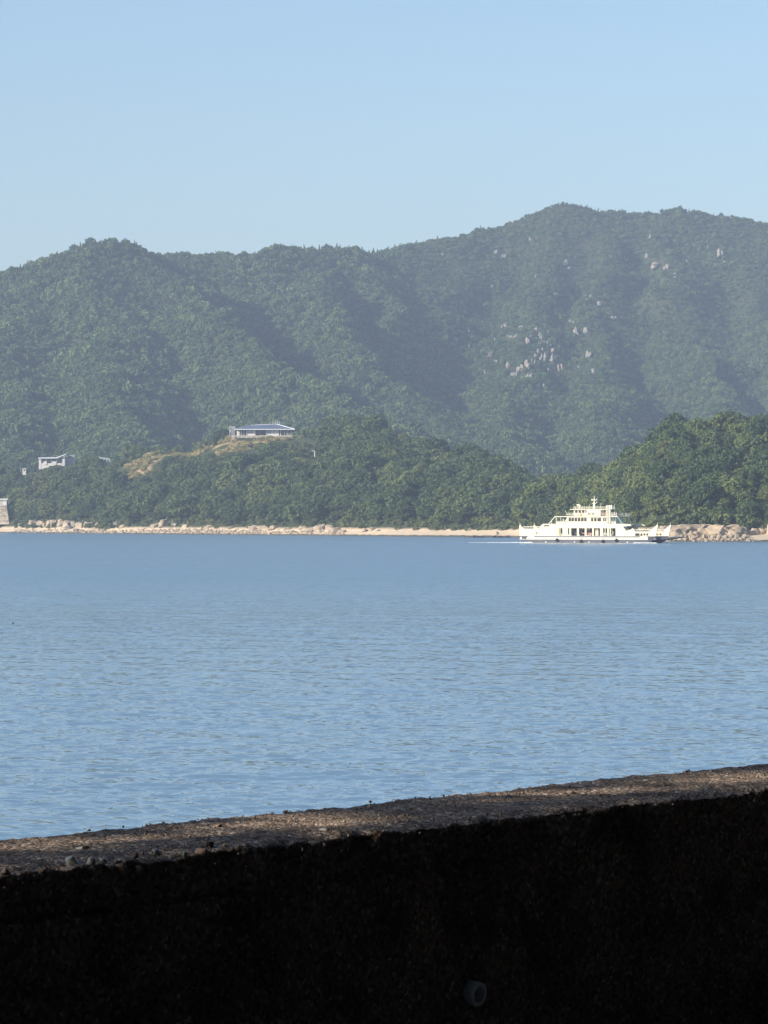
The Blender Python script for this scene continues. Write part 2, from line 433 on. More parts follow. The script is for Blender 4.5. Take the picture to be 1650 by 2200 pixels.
# ------------------------------------------------------------------ the sea
def sea_mat():
    m, nt, out = new_mat('sea water')
    geo = node(nt, 'ShaderNodeNewGeometry')
    tot = None
    for sx, sy, rz, amp, det in ((0.9, 1.3, -0.2, 0.075, 2.0), (2.5, 3.3, 0.3, 0.040, 2.0)):
        mp = node(nt, 'ShaderNodeMapping')
        mp.inputs['Rotation'].default_value = (0, 0, rz)
        mp.inputs['Scale'].default_value = (sx, sy, 1)
        nt.links.new(geo.outputs['Position'], mp.inputs[0])
        nz = node(nt, 'ShaderNodeTexNoise', Scale=1.0, Detail=det, Roughness=0.55)
        nt.links.new(mp.outputs[0], nz.inputs['Vector'])
        ml = node(nt, 'ShaderNodeMath', operation='MULTIPLY'); ml.inputs[1].default_value = amp
        nt.links.new(nz.outputs[0], ml.inputs[0])
        if tot is None: tot = ml.outputs[0]
        else:
            ad = node(nt, 'ShaderNodeMath', operation='ADD')
            nt.links.new(tot, ad.inputs[0]); nt.links.new(ml.outputs[0], ad.inputs[1]); tot = ad.outputs[0]
    # wind lanes: ruffled and calmer stretches
    mp = node(nt, 'ShaderNodeMapping'); mp.inputs['Scale'].default_value = (0.012, 0.035, 1)
    nt.links.new(geo.outputs['Position'], mp.inputs[0])
    nz = node(nt, 'ShaderNodeTexNoise', Scale=1.0, Detail=3.0)
    nt.links.new(mp.outputs[0], nz.inputs['Vector'])
    mr = node(nt, 'ShaderNodeMapRange'); mr.inputs[1].default_value = 0.3; mr.inputs[2].default_value = 0.7; mr.inputs[3].default_value = 0.55; mr.inputs[4].default_value = 1.0
    nt.links.new(nz.outputs[0], mr.inputs[0])
    bp = node(nt, 'ShaderNodeBump', Distance=1.0)
    # out in the open sound the wind ruffles the water more than in the lee of the quay
    sp = node(nt, 'ShaderNodeSeparateXYZ'); nt.links.new(geo.outputs['Position'], sp.inputs[0])
    ro = node(nt, 'ShaderNodeMapRange'); ro.inputs[1].default_value = 330; ro.inputs[2].default_value = 520; ro.inputs[3].default_value = 0.35; ro.inputs[4].default_value = 1.3
    nt.links.new(sp.outputs[1], ro.inputs[0])
    mm = node(nt, 'ShaderNodeMath', operation='MULTIPLY'); nt.links.new(mr.outputs[0], mm.inputs[0]); nt.links.new(ro.outputs[0], mm.inputs[1])
    hh = node(nt, 'ShaderNodeMath', operation='MULTIPLY'); nt.links.new(mm.outputs[0], hh.inputs[0]); nt.links.new(tot, hh.inputs[1]); tot = hh.outputs[0]
    nt.links.new(tot, bp.inputs['Height'])
    b = node(nt, 'ShaderNodeBsdfPrincipled', Roughness=0.06, IOR=1.333)
    b.inputs['Base Color'].default_value = (0.12, 0.205, 0.285, 1)
    rg = node(nt, 'ShaderNodeMapRange'); rg.inputs[1].default_value = 110; rg.inputs[2].default_value = 400; rg.inputs[3].default_value = 0.03; rg.inputs[4].default_value = 0.26
    nt.links.new(sp.outputs[1], rg.inputs[0]); nt.links.new(rg.outputs[0], b.inputs['Roughness'])
    nt.links.new(bp.outputs[0], b.inputs['Normal'])
    nt.links.new(b.outputs[0], out.inputs[0])
    return m
M['sea'] = sea_mat()
def wave_height(x, y):
    """wind chop: a spread of short waves running roughly across the sound"""
    r = np.random.default_rng(5)
    h = np.zeros_like(x)
    lane = 0.78 + 0.22 * np.clip(0.5 + 0.9 * vnoise(x / 60, y / 26, None, 71) + 0.4 * vnoise(x / 19, y / 9, None, 72), 0, 1)
    wobx = x + 0.8 * vnoise(x / 5, y / 5, None, 73); woby = y + 0.8 * vnoise(x / 5, y / 5, None, 74)
    for i in range(60):
        L = 0.30 * (9.0 / 0.30) ** (i / 60.0 + r.random() / 60)
        th = math.radians(250) + r.normal() * 0.5
        kx, ky = 2 * math.pi / L * math.cos(th), 2 * math.pi / L * math.sin(th)
        h += WAVE_STEEP * L * (1.0 if L < 1.1 else 0.22) * np.sin(kx * wobx + ky * woby + r.uniform(0, 6.28))
    return h * lane
WAVE_STEEP = 0.0056
rows = [58.0]
while rows[-1] < 1180: rows.append(rows[-1] + max(0.15, rows[-1] * 0.0013))
rows = np.array(rows)
ang = np.linspace(-0.120, 0.120, 330)
SX = (rows[:, None] * ang[None, :]).ravel(); SY = np.repeat(rows, len(ang))
SZ = wave_height(SX, SY)
edge = np.minimum(np.clip((0.120 - np.abs(SX / SY)) / 0.003, 0, 1), np.clip((1180 - SY) / 20, 0, 1))
SZ = SZ * edge
nc = len(ang)
ii = np.arange(nc * (len(rows) - 1)).reshape(len(rows) - 1, nc)[:, :-1].ravel()
sv = np.column_stack([SX, SY, SZ]); sf = np.column_stack([ii, ii + 1, ii + 1 + nc, ii + nc])
base = len(sv)
ya, yb = rows[0], rows[-1]; xa, xb = 0.120 * ya, 0.120 * yb
sv = np.vstack([sv, [(-15000, -3000, 0), (15000, -3000, 0), (15000, 20000, 0), (-15000, 20000, 0), (-xa, ya, 0), (xa, ya, 0), (xb, yb, 0), (-xb, yb, 0)]])
b0 = base
sf = np.vstack([sf, [(b0, b0 + 1, b0 + 5, b0 + 4), (b0 + 1, b0 + 2, b0 + 6, b0 + 5), (b0 + 2, b0 + 3, b0 + 7, b0 + 6), (b0 + 3, b0, b0 + 4, b0 + 7)]])
sea = mesh_obj('sea', sv, sf, M['sea'], smooth=True)
sea['kind'] = 'structure'

# ------------------------------------------------------------------ tree kit
def clump_crown(name, rx, rz, nclump, nleaf, leaf, clump_r, mat, seed, flat=0.75, dome=0.35):
    """a crown of leaf clumps spread through an ellipsoid; every leaf is a quad"""
    r = np.random.default_rng(seed)
    C = []
    lobes = [(r.uniform(0, 6.28), r.uniform(-0.2, 0.9), r.uniform(0.75, 1.15)) for _ in range(6)]
    tries = 0
    while len(C) < nclump and tries < nclump * 30:
        tries += 1
        az = r.uniform(0, 6.283); sz = r.uniform(-0.55, 1.0)
        rr = (0.55 + 0.45 * r.random() ** 0.5)
        k = 1.0
        for la, ls, lk in lobes:
            dd = math.cos(az - la) * math.sqrt(max(0, 1 - sz * sz)) * math.sqrt(max(0, 1 - ls * ls)) + sz * ls
            if dd > 0.75: k = k + (lk - 1) * (dd - 0.75) * 4
        h = math.sqrt(max(0, 1 - sz * sz))
        C.append((rx * rr * k * h * math.cos(az), rx * rr * k * h * math.sin(az), rz * rr * k * (sz if sz > 0 else sz * 0.8)))
    C = np.array(C)
    n = len(C) * nleaf
    cr = clump_r * r.uniform(0.7, 1.25, len(C))
    dirs = r.normal(size=(n, 3)); dirs[:, 2] += 0.35
    dirs /= np.linalg.norm(dirs, axis=1)[:, None]
    cen = np.repeat(C, nleaf, 0) + dirs * (np.repeat(cr, nleaf) * r.uniform(0.75, 1.05, n))[:, None] * np.array([1, 1, flat])
    nrm = dirs + 0.55 * r.normal(size=(n, 3)); nrm /= np.linalg.norm(nrm, axis=1)[:, None]
    a = np.cross(nrm, r.normal(size=(n, 3))); a /= np.linalg.norm(a, axis=1)[:, None]
    b = np.cross(nrm, a)
    s = leaf * r.uniform(0.6, 1.2, n)[:, None]
    V = np.stack([cen - a * s - b * s * .6, cen + a * s - b * s * .6, cen + a * s + b * s * .6, cen - a * s + b * s * .6], 1).reshape(-1, 3)
    V[:, 2] += rz * 0.8
    Fc = np.arange(n * 4).reshape(-1, 4)
    me = mesh_obj(name, V, Fc, mat).data
    o = [x for x in bpy.data.objects if x.data is me][0]
    bpy.data.objects.remove(o)
    return me

def cone_crown(name, r0, h, n, leaf, mat, seed):
    """a pointed conifer crown in ragged tiers"""
    r = np.random.default_rng(seed)
    t = r.random(n) ** 0.75
    tier = np.floor(t * 8) / 8
    rad = r0 * (1 - t) * (0.55 + 0.45 * (1 - (t - tier) * 8)) * r.uniform(0.5, 1.0, n) + 0.15
    az = r.uniform(0, 6.283, n)
    cen = np.column_stack([rad * np.cos(az), rad * np.sin(az), h * t + 0.6])
    nrm = np.column_stack([np.cos(az), np.sin(az), np.full(n, 0.55)]) + 0.5 * r.normal(size=(n, 3))
    nrm /= np.linalg.norm(nrm, axis=1)[:, None]
    a = np.cross(nrm, r.normal(size=(n, 3))); a /= np.linalg.norm(a, axis=1)[:, None]
    b = np.cross(nrm, a); s = leaf * r.uniform(0.6, 1.2, n)[:, None] * (1.15 - 0.6 * t)[:, None]
    V = np.stack([cen - a * s - b * s * .6, cen + a * s - b * s * .6, cen + a * s + b * s * .6, cen - a * s + b * s * .6], 1).reshape(-1, 3)
    me = mesh_obj(name, V, np.arange(n * 4).reshape(-1, 4), mat).data
    o = [x for x in bpy.data.objects if x.data is me][0]
    bpy.data.objects.remove(o)
    return me

def trunk_mesh(h, r0, seed, limbs=4, reach=2.2):
    rr = random.Random(seed); mb = MB()
    pts = [Vector((0, 0, -1.0))]
    for i in range(1, 5): pts.append(Vector((rr.uniform(-.25, .25) * i * .4, rr.uniform(-.25, .25) * i * .4, -1 + (h + 1) * i / 4)))
    for i in range(4): mb.bar(pts[i], pts[i + 1], r0 * (1 - i * .2), r0 * (1 - (i + 1) * .2), n=7)
    for k in range(limbs):
        t = rr.uniform(.45, .9); q = Vector((0, 0, 0)).lerp(pts[4], t); az = rr.uniform(0, 6.28)
        mid = q + Vector((math.cos(az), math.sin(az), .6)) * reach * .5
        end = q + Vector((math.cos(az), math.sin(az), .9)) * reach
        mb.bar(q, mid, r0 * .45, r0 * .3, n=5); mb.bar(mid, end, r0 * .3, r0 * .12, n=5)
    o = mb.build('trunk', M['bark']); me = o.data; bpy.data.objects.remove(o)
    return me

def proto_collection(name, meshes):
    c = bpy.data.collections.new(name)
    for i, me in enumerate(meshes):
        c.objects.link(bpy.data.objects.new('%s_%02d' % (name, i), me))
    return c

def scatter(name, pts, scl, rot, idx, coll, label, sx=None):
    """one object that sets copies of a collection's members on its points"""
    me = bpy.data.meshes.new(name)
    me.vertices.add(len(pts)); me.vertices.foreach_set('co', np.asarray(pts, np.float32).ravel())
    for nm, typ, arr in (('tree_size', 'FLOAT_VECTOR', scl), ('turn', 'FLOAT_VECTOR', rot), ('pick', 'INT', idx)):
        a = me.attributes.new(nm, typ, 'POINT')
        a.data.foreach_set('vector' if typ == 'FLOAT_VECTOR' else 'value', np.asarray(arr, np.float32 if typ != 'INT' else np.int32).ravel())
    o = bpy.data.objects.new(name, me); COL.objects.link(o)
    ng = bpy.data.node_groups.new(name, 'GeometryNodeTree')
    ng.interface.new_socket('Geometry', in_out='INPUT', socket_type='NodeSocketGeometry')
    ng.interface.new_socket('Geometry', in_out='OUTPUT', socket_type='NodeSocketGeometry')
    gi, go = ng.nodes.new('NodeGroupInput'), ng.nodes.new('NodeGroupOutput')
    iop = ng.nodes.new('GeometryNodeInstanceOnPoints'); iop.inputs['Pick Instance'].default_value = True
    ci = ng.nodes.new('GeometryNodeCollectionInfo')
    ci.inputs['Collection'].default_value = coll
    ci.inputs['Separate Children'].default_value = True; ci.inputs['Reset Children'].default_value = True
    def attr(nm, typ):
        n = ng.nodes.new('GeometryNodeInputNamedAttribute'); n.data_type = typ; n.inputs[0].default_value = nm
        return n.outputs[0]
    ng.links.new(gi.outputs[0], iop.inputs['Points']); ng.links.new(ci.outputs[0], iop.inputs['Instance'])
    ng.links.new(attr('pick', 'INT'), iop.inputs['Instance Index'])
    ng.links.new(attr('turn', 'FLOAT_VECTOR'), iop.inputs['Rotation'])
    ng.links.new(attr('tree_size', 'FLOAT_VECTOR'), iop.inputs['Scale'])
    ng.links.new(iop.outputs[0], go.inputs[0])
    md = o.modifiers.new('scatter', 'NODES'); md.node_group = ng
    tag(o, label, None, None, 'stuff')
    return o

def visible(x, y, z, top, col_w=6.0):
    """keep what stands above the horizon of the nearer ground, column by column"""
    px = 825 + x / y * FPX
    cols = np.round(px / col_w).astype(int)
    dgrid = np.arange(1120, 3800, 8.0)
    uc = np.unique(cols)
    keep = np.zeros(len(x), bool)
    for c in uc:
        gx = (c * col_w - 825) / FPX * dgrid
        el = (terrain_z(gx, dgrid) - CAMH) / dgrid
        rm = np.maximum.accumulate(el)
        m = cols == c
        i = np.clip(((y[m] - 14 - 1120) / 8).astype(int), 0, len(dgrid) - 1)
        keep[m] = (z[m] + top[m] - CAMH) / y[m] > rm[i]
    return keep

# ------------------------------------------------------------------ outcrops on the mountain: they keep the trees off
OUTCROPS = [  # px, py of the foot, width, height in px, stone
    (1546, 549, 13, 26, 'rock_pink'), (1556, 563, 9, 9, 'rock_grey'), (1523, 529, 9, 9, 'rock_grey'), (1411, 571, 24, 15, 'rock_pink'), (1432, 573, 13, 13, 'rock_pink'), (1391, 551, 11, 14, 'rock_grey'),
    (1397, 507, 9, 10, 'rock_grey'), (1452, 589, 9, 10, 'rock_grey'), (1217, 566, 10, 16, 'rock_grey'), (1065, 539, 9, 10, 'rock_grey'), (1085, 549, 10, 11, 'rock_grey'), (1140, 511, 9, 8, 'rock_grey'),
    (950, 544, 7, 8, 'rock_grey'), (868, 662, 14, 11, 'rock_grey'), (859, 652, 9, 9, 'rock_grey'), (1195, 634, 11, 10, 'rock_grey'), (1290, 650, 13, 10, 'rock_grey'), (1334, 657, 9, 8, 'rock_grey'),
    (1317, 682, 13, 10, 'rock_grey'), (1241, 716, 11, 24, 'rock_pink'), (1260, 710, 13, 14, 'rock_grey'), (1126, 682, 9, 10, 'rock_grey'), (1081, 704, 11, 13, 'rock_grey'), (1120, 703, 11, 11, 'rock_grey'),
    (1156, 709, 14, 13, 'rock_grey'), (1107, 721, 9, 11, 'rock_grey'), (1135, 732, 10, 15, 'rock_pink'), (1166, 727, 11, 12, 'rock_grey'), (1181, 738, 10, 13, 'rock_grey'), (1166, 772, 15, 24, 'rock_grey'),
    (1183, 773, 9, 22, 'rock_grey'), (1131, 787, 13, 22, 'rock_pink'), (1117, 792, 14, 18, 'rock_pink'), (1145, 784, 11, 22, 'rock_grey'), (1091, 784, 9, 15, 'rock_pink'), (1106, 803, 12, 12, 'rock_grey'),
    (1137, 805, 15, 11, 'rock_grey'), (1204, 793, 11, 20, 'rock_pink'), (1268, 762, 16, 17, 'rock_grey'), (1273, 796, 13, 11, 'rock_grey'), (1038, 754, 11, 11, 'rock_grey'), (1055, 763, 8, 15, 'rock_grey'),
    (1007, 746, 9, 11, 'rock_grey'), (1011, 768, 9, 9, 'rock_grey'), (1045, 798, 8, 9, 'rock_grey'), (889, 709, 7, 8, 'rock_grey'), (1347, 765, 8, 8, 'rock_grey'), (980, 730, 10, 12, 'rock_pink'),
    (1160, 715, 9, 9, 'rock_grey'), (1152, 764, 9, 12, 'rock_grey'), (1222, 575, 8, 9, 'rock_grey'), (1476, 560, 7, 8, 'rock_grey'), (1064, 728, 8, 9, 'rock_grey'), (1186, 752, 8, 12, 'rock_pink')]
_r = random.Random(31)
for _ in range(26):
    OUTCROPS.append((_r.gauss(1135, 42), _r.gauss(752, 36), _r.uniform(5, 9), _r.uniform(6, 12), 'rock_grey'))
for _ in range(14):
    OUTCROPS.append((_r.uniform(990, 1330), _r.uniform(560, 800), _r.uniform(5, 7), _r.uniform(5, 8), 'rock_grey'))
def _block(r, n=5):
    """a cube of n x n faces a side, split off by random planes"""
    g = np.linspace(-1, 1, n + 1)
    pts, idx, fac = [], {}, []
    def vid(p):
        k = tuple(np.round(p, 5))
        if k not in idx: idx[k] = len(pts); pts.append(p)
        return idx[k]
    for ax in range(3):
        for sgn in (-1, 1):
            for a in range(n):
                for c in range(n):
                    q = []
                    for (da, dc) in ((0, 0), (1, 0), (1, 1), (0, 1)):
                        p = [0, 0, 0]; p[ax] = sgn; p[(ax + 1) % 3] = g[a + da]; p[(ax + 2) % 3] = g[c + dc]
                        q.append(vid(p))
                    fac.append(q if sgn > 0 else q[::-1])
    V = np.array(pts, float)
    for _ in range(10):
        nn_ = r.normal(size=3); nn_ /= np.linalg.norm(nn_); d = r.uniform(0.72, 1.15)
        V = V - np.outer(np.maximum(V @ nn_ - d, 0) * 0.95, nn_)
    return V, np.array(fac)

def rock_mesh(name, seed, mat, blocks=1, rough_=0.16, n=6):
    """angular weathered rock about one metre across, foot at z = 0; several blocks make an outcrop"""
    r = np.random.default_rng(seed)
    Vs, Fs, k0 = [], [], 0
    for b_ in range(blocks):
        V, Fc = _block(r, n)
        V = V + rough_ * np.column_stack([vnoise(V[:, 0] * 2.1 + 9 * k + b_ * 5, V[:, 1] * 2.1, V[:, 2] * 2.1, seed % 97 + k) for k in range(3)])
        V = V + rough_ * .5 * np.column_stack([vnoise(V[:, 0] * 5 + 9 * k + b_ * 5, V[:, 1] * 5, V[:, 2] * 5, seed % 89 + k) for k in range(3)])
        if blocks > 1:
            V = V * np.array([r.uniform(.35, .6), r.uniform(.3, .6), r.uniform(.3, 1.0)]) + np.array([r.uniform(-.75, .75), r.uniform(-.4, .4), 0])
            V[:, 2] -= V[:, 2].min()
        else:
            V[:, 2] = (V[:, 2] + 0.8) / 1.7
        a_ = r.uniform(-.5, .5); c_, s__ = math.cos(a_), math.sin(a_)
        V = np.column_stack([V[:, 0] * c_ - V[:, 1] * s__, V[:, 0] * s__ + V[:, 1] * c_, V[:, 2]])
        Vs.append(V); Fs.append(Fc + k0); k0 += len(V)
    V = np.vstack(Vs)
    if blocks > 1: V = V / np.array([np.abs(V[:, 0]).max(), np.abs(V[:, 1]).max(), V[:, 2].max()])
    V[:, :2] *= 0.5
    o = mesh_obj(name, V, np.vstack(Fs), mat); me = o.data; bpy.data.objects.remove(o)
    return me

outcrop_pos = []
for (px, py, w, h, mt) in OUTCROPS:
    q = hit(px, py + 5, 2300, 3800)
    outcrop_pos.append((q, w / FPX * q.y, h / FPX * q.y))

# ------------------------------------------------------------------ mountain forest
far_meshes = [clump_crown('broadleaf_%d' % i, 3.1, 2.6, 26, 11, 0.62, 1.15, M['leaf_far'], 100 + i) for i in range(6)]
far_meshes += [cone_crown('conifer_%d' % i, 1.9, 7.5, 260, 0.6, M['leaf_needle'], 200 + i) for i in range(3)]
far_coll = proto_collection('mountain_trees', far_meshes)

sp = 3.9
gx, gy = np.meshgrid(np.arange(-470, 471, sp), np.arange(2330, 3720, sp * 1.15))
x = gx.ravel() + RNG.uniform(-.5, .5, gx.size) * sp; y = gy.ravel() + RNG.uniform(-.5, .5, gx.size) * sp
k = np.abs(x) < y * 0.1145 + 8
x, y = x[k], y[k]
z = terrain_z(x, y)
k = visible(x, y, z, np.full(len(x), 7.0)); x, y, z = x[k], y[k], z[k]
clear = np.ones(len(x), bool)
for q, w, h in outcrop_pos:
    clear &= ~((np.abs(x - q.x) < w * 0.5 + 0.2) & (y - q.y > -9 - h * .7) & (y - q.y < 3) & (RNG.random(len(x)) < .85))
x, y, z = x[clear], y[clear], z[clear]
n = len(x)
pxs = 825 + x / y * FPX
# conifers on the upper slopes and to the right, broadleaved trees low down
up = np.clip((z - 90) / 160, 0, 1)
pc = np.clip(-0.03 + 0.28 * up + 0.30 * vnoise(x / 70, y / 90, None, 61), 0.02, 0.85)
con = RNG.random(n) < pc
pick = np.where(con, RNG.integers(6, 9, n), RNG.integers(0, 6, n))
size = np.clip(np.exp(RNG.normal(-0.05, 0.27, n)), 0.5, 1.55) * (1.0 + 0.25 * vnoise(x / 40, y / 50, None, 62)) * np.where((pxs > 880) & (z > 70), 0.54, 0.86) * (1.2 - 0.25 * up)
size = np.where(con, np.minimum(size * 0.8, 0.82), size)
scl = np.column_stack([size, size, size * RNG.uniform(0.85, 1.25, n)])
rot = np.column_stack([RNG.uniform(-.12, .12, n), RNG.uniform(-.12, .12, n), RNG.uniform(0, 6.28, n)])
scatter('mountain_forest', np.column_stack([x, y, z - 0.6]), scl, rot, pick, far_coll, 'green forest covering the whole mountain behind the shore')
N_FAR = n
# ------------------------------------------------------------------ trees of the shore hills, one by one
near_meshes = [clump_crown('crown_%d' % i, 5.0, 4.2, 74, 34, 0.40, 1.25, M['leaf_near'], 300 + i) for i in range(7)]
bush_meshes = [clump_crown('shrub_%d' % i, 1.9, 1.3, 16, 20, 0.30, 0.75, M['leaf_bush'], 400 + i) for i in range(4)]
trunk_meshes = [trunk_mesh(5.0, 0.32, 500 + i) for i in range(3)]
light_meshes = []
for _m in (near_meshes[1], near_meshes[4], near_meshes[6]):
    _c = _m.copy(); _c.materials[0] = M['leaf_light']; light_meshes.append(_c)
yellow_mesh = near_meshes[2].copy(); yellow_mesh.materials[0] = M['leaf_yellow']
brown_mesh = near_meshes[3].copy(); brown_mesh.materials[0] = M['leaf_brown']

def add_tree(name, pos, crown, size, rz, label, group=None, tall=1.0):
    root = empty(name, pos, rz)
    root.scale = (size, size, size * tall)
    t = bpy.data.objects.new('trunk', random.choice(trunk_meshes)); COL.objects.link(t); t.parent = root
    c = bpy.data.objects.new('crown', crown); COL.objects.link(c); c.parent = root
    c.location = (0, 0, 1.3)
    tag(root, label, 'tree', group)
    return root

# sight lines kept open by clearings: x0, x1, lowest row that shows, depth of what stands there
CLEAR = [(432, 545, 972, 2035), (545, 662, 949, 2035), (258, 348, 1010, 2062), (276, 320, 1019, 2038), (80, 160, 985, 2138), (45, 60, 1011, 2188), (203, 238, 991, 2098), (668, 682, 981, 2000), (-10, 22, 1119, 2070), (345, 440, 978, 2050)]
def in_the_way(px, py, d, half, top):
    out = np.zeros(len(px), bool)
    for x0, x1, yb, dep in CLEAR:
        out |= (d < dep + 2) & (px + half > x0) & (px - half < x1) & (py - top < yb)
    return out

cand = []
yy = 1120.0
rows_ = []
gx, gy = np.meshgrid(np.arange(-300, 301, 6.9), np.arange(1150, 2330, 9.6))
tx = gx.ravel() + RNG.uniform(-.45, .45, gx.size) * 6.9; ty = gy.ravel() + RNG.uniform(-.45, .45, gx.size) * 9.6
tz = terrain_z(tx, ty)
tpx = 825 + tx / ty * FPX
tpy = HOR - (tz - CAMH) / ty * FPX
ds = np.interp(tpx, SHORE[:, 0], SHORE[:, 1])
so, dr = bare_mask(tx, ty)
ok = (tpx > -45) & (tpx < 1700) & (ty - ds > 31) & (so < .1) & (dr < .1)
ok &= ~((np.abs(tpx - 568) < 84) & (ty > HOUSE_D - 45) & (ty < HOUSE_D + 24))      # terrace and outlook of the long house
ok &= ~((tpx > 60) & (tpx < 170) & (ty > 2105) & (ty < 2170))                          # white house on the left
ok &= ~((tpx > 30) & (tpx < 75) & (ty > 2150) & (ty < 2215))
ok &= ~((tpx < 28) & (ty - ds < 75))                                                   # stone pier
ok &= ~((tpx > 1395) & (tpx < 1545) & (ty - ds < 44))                                  # rocky bluff
ok &= ~((tpx > 820) & (tpx < 1340) & (ty - ds < 38))
tsz = np.clip(np.exp(RNG.normal(-0.13, 0.27, len(tx))), 0.5, 1.5) * np.where(ty < 1480, 0.82, 1.02)
ttop = tsz * 8.0
ok &= visible(tx, ty, tz, ttop)
ok &= ~in_the_way(tpx, tpy, ty, tsz * 4.0 / ty * FPX, tsz * 8.6 / ty * FPX)
tx, ty, tz, tpx, tpy, tsz = [a[ok] for a in (tx, ty, tz, tpx, tpy, tsz)]
# most in view first: near rows and crest rows
order = np.argsort(ty - 60 * RNG.random(len(ty)))
SINGLE = set(order[:292].tolist())
print('shore trees', len(tx))
rest = []
for i in range(len(tx)):
    pos = (tx[i], ty[i], tz[i] - 0.5)
    if i in SINGLE:
        band = ('at the foot of', 'half way up', 'near the top of')[int(np.clip((1120 - tpy[i] + 12) / (1120 - np.interp(tpx[i], CREST_A[:, 0], np.minimum(CREST_A[:, 1], np.interp(CREST_A[:, 0], CREST_B[:, 0], CREST_B[:, 1]))) + 12) * 3, 0, 2))]
        p_ = tpx[i]
        if p_ > 1610: lab, grp = 'dark evergreen tree %s the headland wood at the right picture edge' % band, 'trees at the right edge'
        elif p_ > 1545: lab, grp = 'dark evergreen tree %s the headland wood right of the rock bluff' % band, 'trees right of the bluff'
        elif p_ > 1440: lab, grp = 'dark evergreen tree %s the headland wood straight above the rock bluff' % band, 'trees above the bluff'
        elif p_ > 1340: lab, grp = 'green tree %s the headland wood above the bow of the ferry' % band, 'trees above the ferry bow'
        elif p_ > 1225: lab, grp = 'green tree %s the wooded slope behind the ferry mast' % band, 'trees behind the ferry mast'
        elif p_ > 1110: lab, grp = 'green tree %s the wooded slope behind the ferry stern' % band, 'trees behind the ferry stern'
        elif p_ > 980: lab, grp = 'green tree %s the slope above the sand left of the ferry' % band, 'trees above the open sand'
        elif p_ > 820: lab, grp = 'green tree %s the wood above the left end of the open sand' % band, 'trees above the end of the sand'
        elif p_ > 640: lab, grp = 'dark green tree %s the wood right of the long house' % band, 'trees right of the long house'
        elif p_ > 430: lab, grp = 'dark green tree %s the wood straight below the long house' % band, 'trees below the long house'
        else: lab, grp = 'dark green tree %s the wood beside the stone pier and boulders' % band, 'trees behind the boulders'
        grp = grp + ', ' + band + ' the slope'
        light = (p_ > 960) & (p_ < 1400) & (RNG.random() < 0.55) or RNG.random() < 0.06
        add_tree('evergreen_tree', pos, light_meshes[i % 3] if light else near_meshes[i % 7], tsz[i], RNG.uniform(0, 6.28), lab, grp, RNG.uniform(0.85, 1.2))
    else: rest.append(i)
wood_coll = proto_collection('wood_crowns', near_meshes)
rest = np.array(rest, int)
if len(rest):
    s = tsz[rest]
    scatter('shore_wood', np.column_stack([tx[rest], ty[rest], tz[rest] + 0.6]), np.column_stack([s, s, s]), np.column_stack([s * 0, s * 0, RNG.uniform(0, 6.28, len(s))]), RNG.integers(0, 7, len(s)), wood_coll, 'dense green wood over the shore hills behind the nearer trees')

# undergrowth: shrubs between the trees and along the top of the beach
gx, gy = np.meshgrid(np.arange(-300, 301, 3.6), np.arange(1150, 2330, 5.0))
ux = gx.ravel() + RNG.uniform(-.5, .5, gx.size) * 3.6; uy = gy.ravel() + RNG.uniform(-.5, .5, gx.size) * 5.0
uz = terrain_z(ux, uy); upx = 825 + ux / uy * FPX
ds = np.interp(upx, SHORE[:, 0], SHORE[:, 1])
so, dr = bare_mask(ux, uy)
k = (upx > -40) & (upx < 1690) & (uy - ds > 27) & (so < 0.3) & ((dr < 0.4) | (RNG.random(len(ux)) < 0.25))
k &= ~((np.abs(upx - 568) < 78) & (uy > HOUSE_D - 6) & (uy < HOUSE_D + 20))
k &= ~((upx > 70) & (upx < 165) & (uy > 2135) & (uy < 2165))
k &= ~((upx < 30) & (uy - ds < 70))
k &= ~((upx > 1395) & (upx < 1545) & (uy - ds < 32))
k &= ~((upx > 440) & (upx < 545) & (uy > HOUSE_D - 60) & (uy < HOUSE_D + 5) & (RNG.random(len(ux)) < .8))
ux, uy, uz, upx = ux[k], uy[k], uz[k], upx[k]
k = visible(ux, uy, uz, np.full(len(ux), 6.0)) & ~in_the_way(upx, HOR - (uz - CAMH) / uy * FPX, uy, 1.2 / uy * FPX, np.where((np.abs(upx - 560) < 150) & (uy > HOUSE_D - 60), 1.2, 2.2) / uy * FPX); ux, uy, uz, upx = ux[k], uy[k], uz[k], upx[k]
us = RNG.uniform(0.55, 1.35, len(ux))
near_house = (np.abs(upx - 560) < 150) & (uy > HOUSE_D - 60)
us = np.where(near_house, us * 0.6, us)
bush_coll = proto_collection('shrubs', bush_meshes)
scatter('undergrowth', np.column_stack([ux, uy, uz - 0.2]), np.column_stack([us, us, us]), np.column_stack([us * 0, us * 0, RNG.uniform(0, 6.28, len(us))]), RNG.integers(0, 4, len(us)), bush_coll, 'green shrubs between the trees of the shore hills')

def tree_at(px, py_foot, name, crown, size, label, d0=1120, d1=2330, tall=1.0):
    q = hit(px, py_foot, d0, d1)
    return add_tree(name, (q.x, q.y, q.z - 0.4), crown, size, random.uniform(0, 6.28), label, None, tall)
tree_at(345, 1062, 'yellow_tree', yellow_mesh, 0.72, 'small yellow-green tree standing out in the dark wood left of the long house')
tree_at(285, 1131, 'round_tree', near_meshes[1], 1.55, 'large round dark tree leaning over the beach between two rock groups')
tree_at(30, 1008, 'bare_tree', brown_mesh, 0.95, 'brown half-bare tree at the edge of the white houses')
tree_at(1085, 1020, 'spreading_tree', near_meshes[5], 1.25, 'broad dark tree at the right end of the shore hill crest')
tree_at(720, 935, 'crest_tree', near_meshes[0], 1.2, 'dark evergreen tree crowning the hilltop right of the long house')
tree_at(795, 937, 'crest_tree', near_meshes[4], 1.1, 'dark evergreen tree on the shoulder of the hilltop above the beach wood')
tree_at(1168, 900 + 150, 'light_tree', near_meshes[6], 0.9, 'light green tree in the dip between the two shore hills')

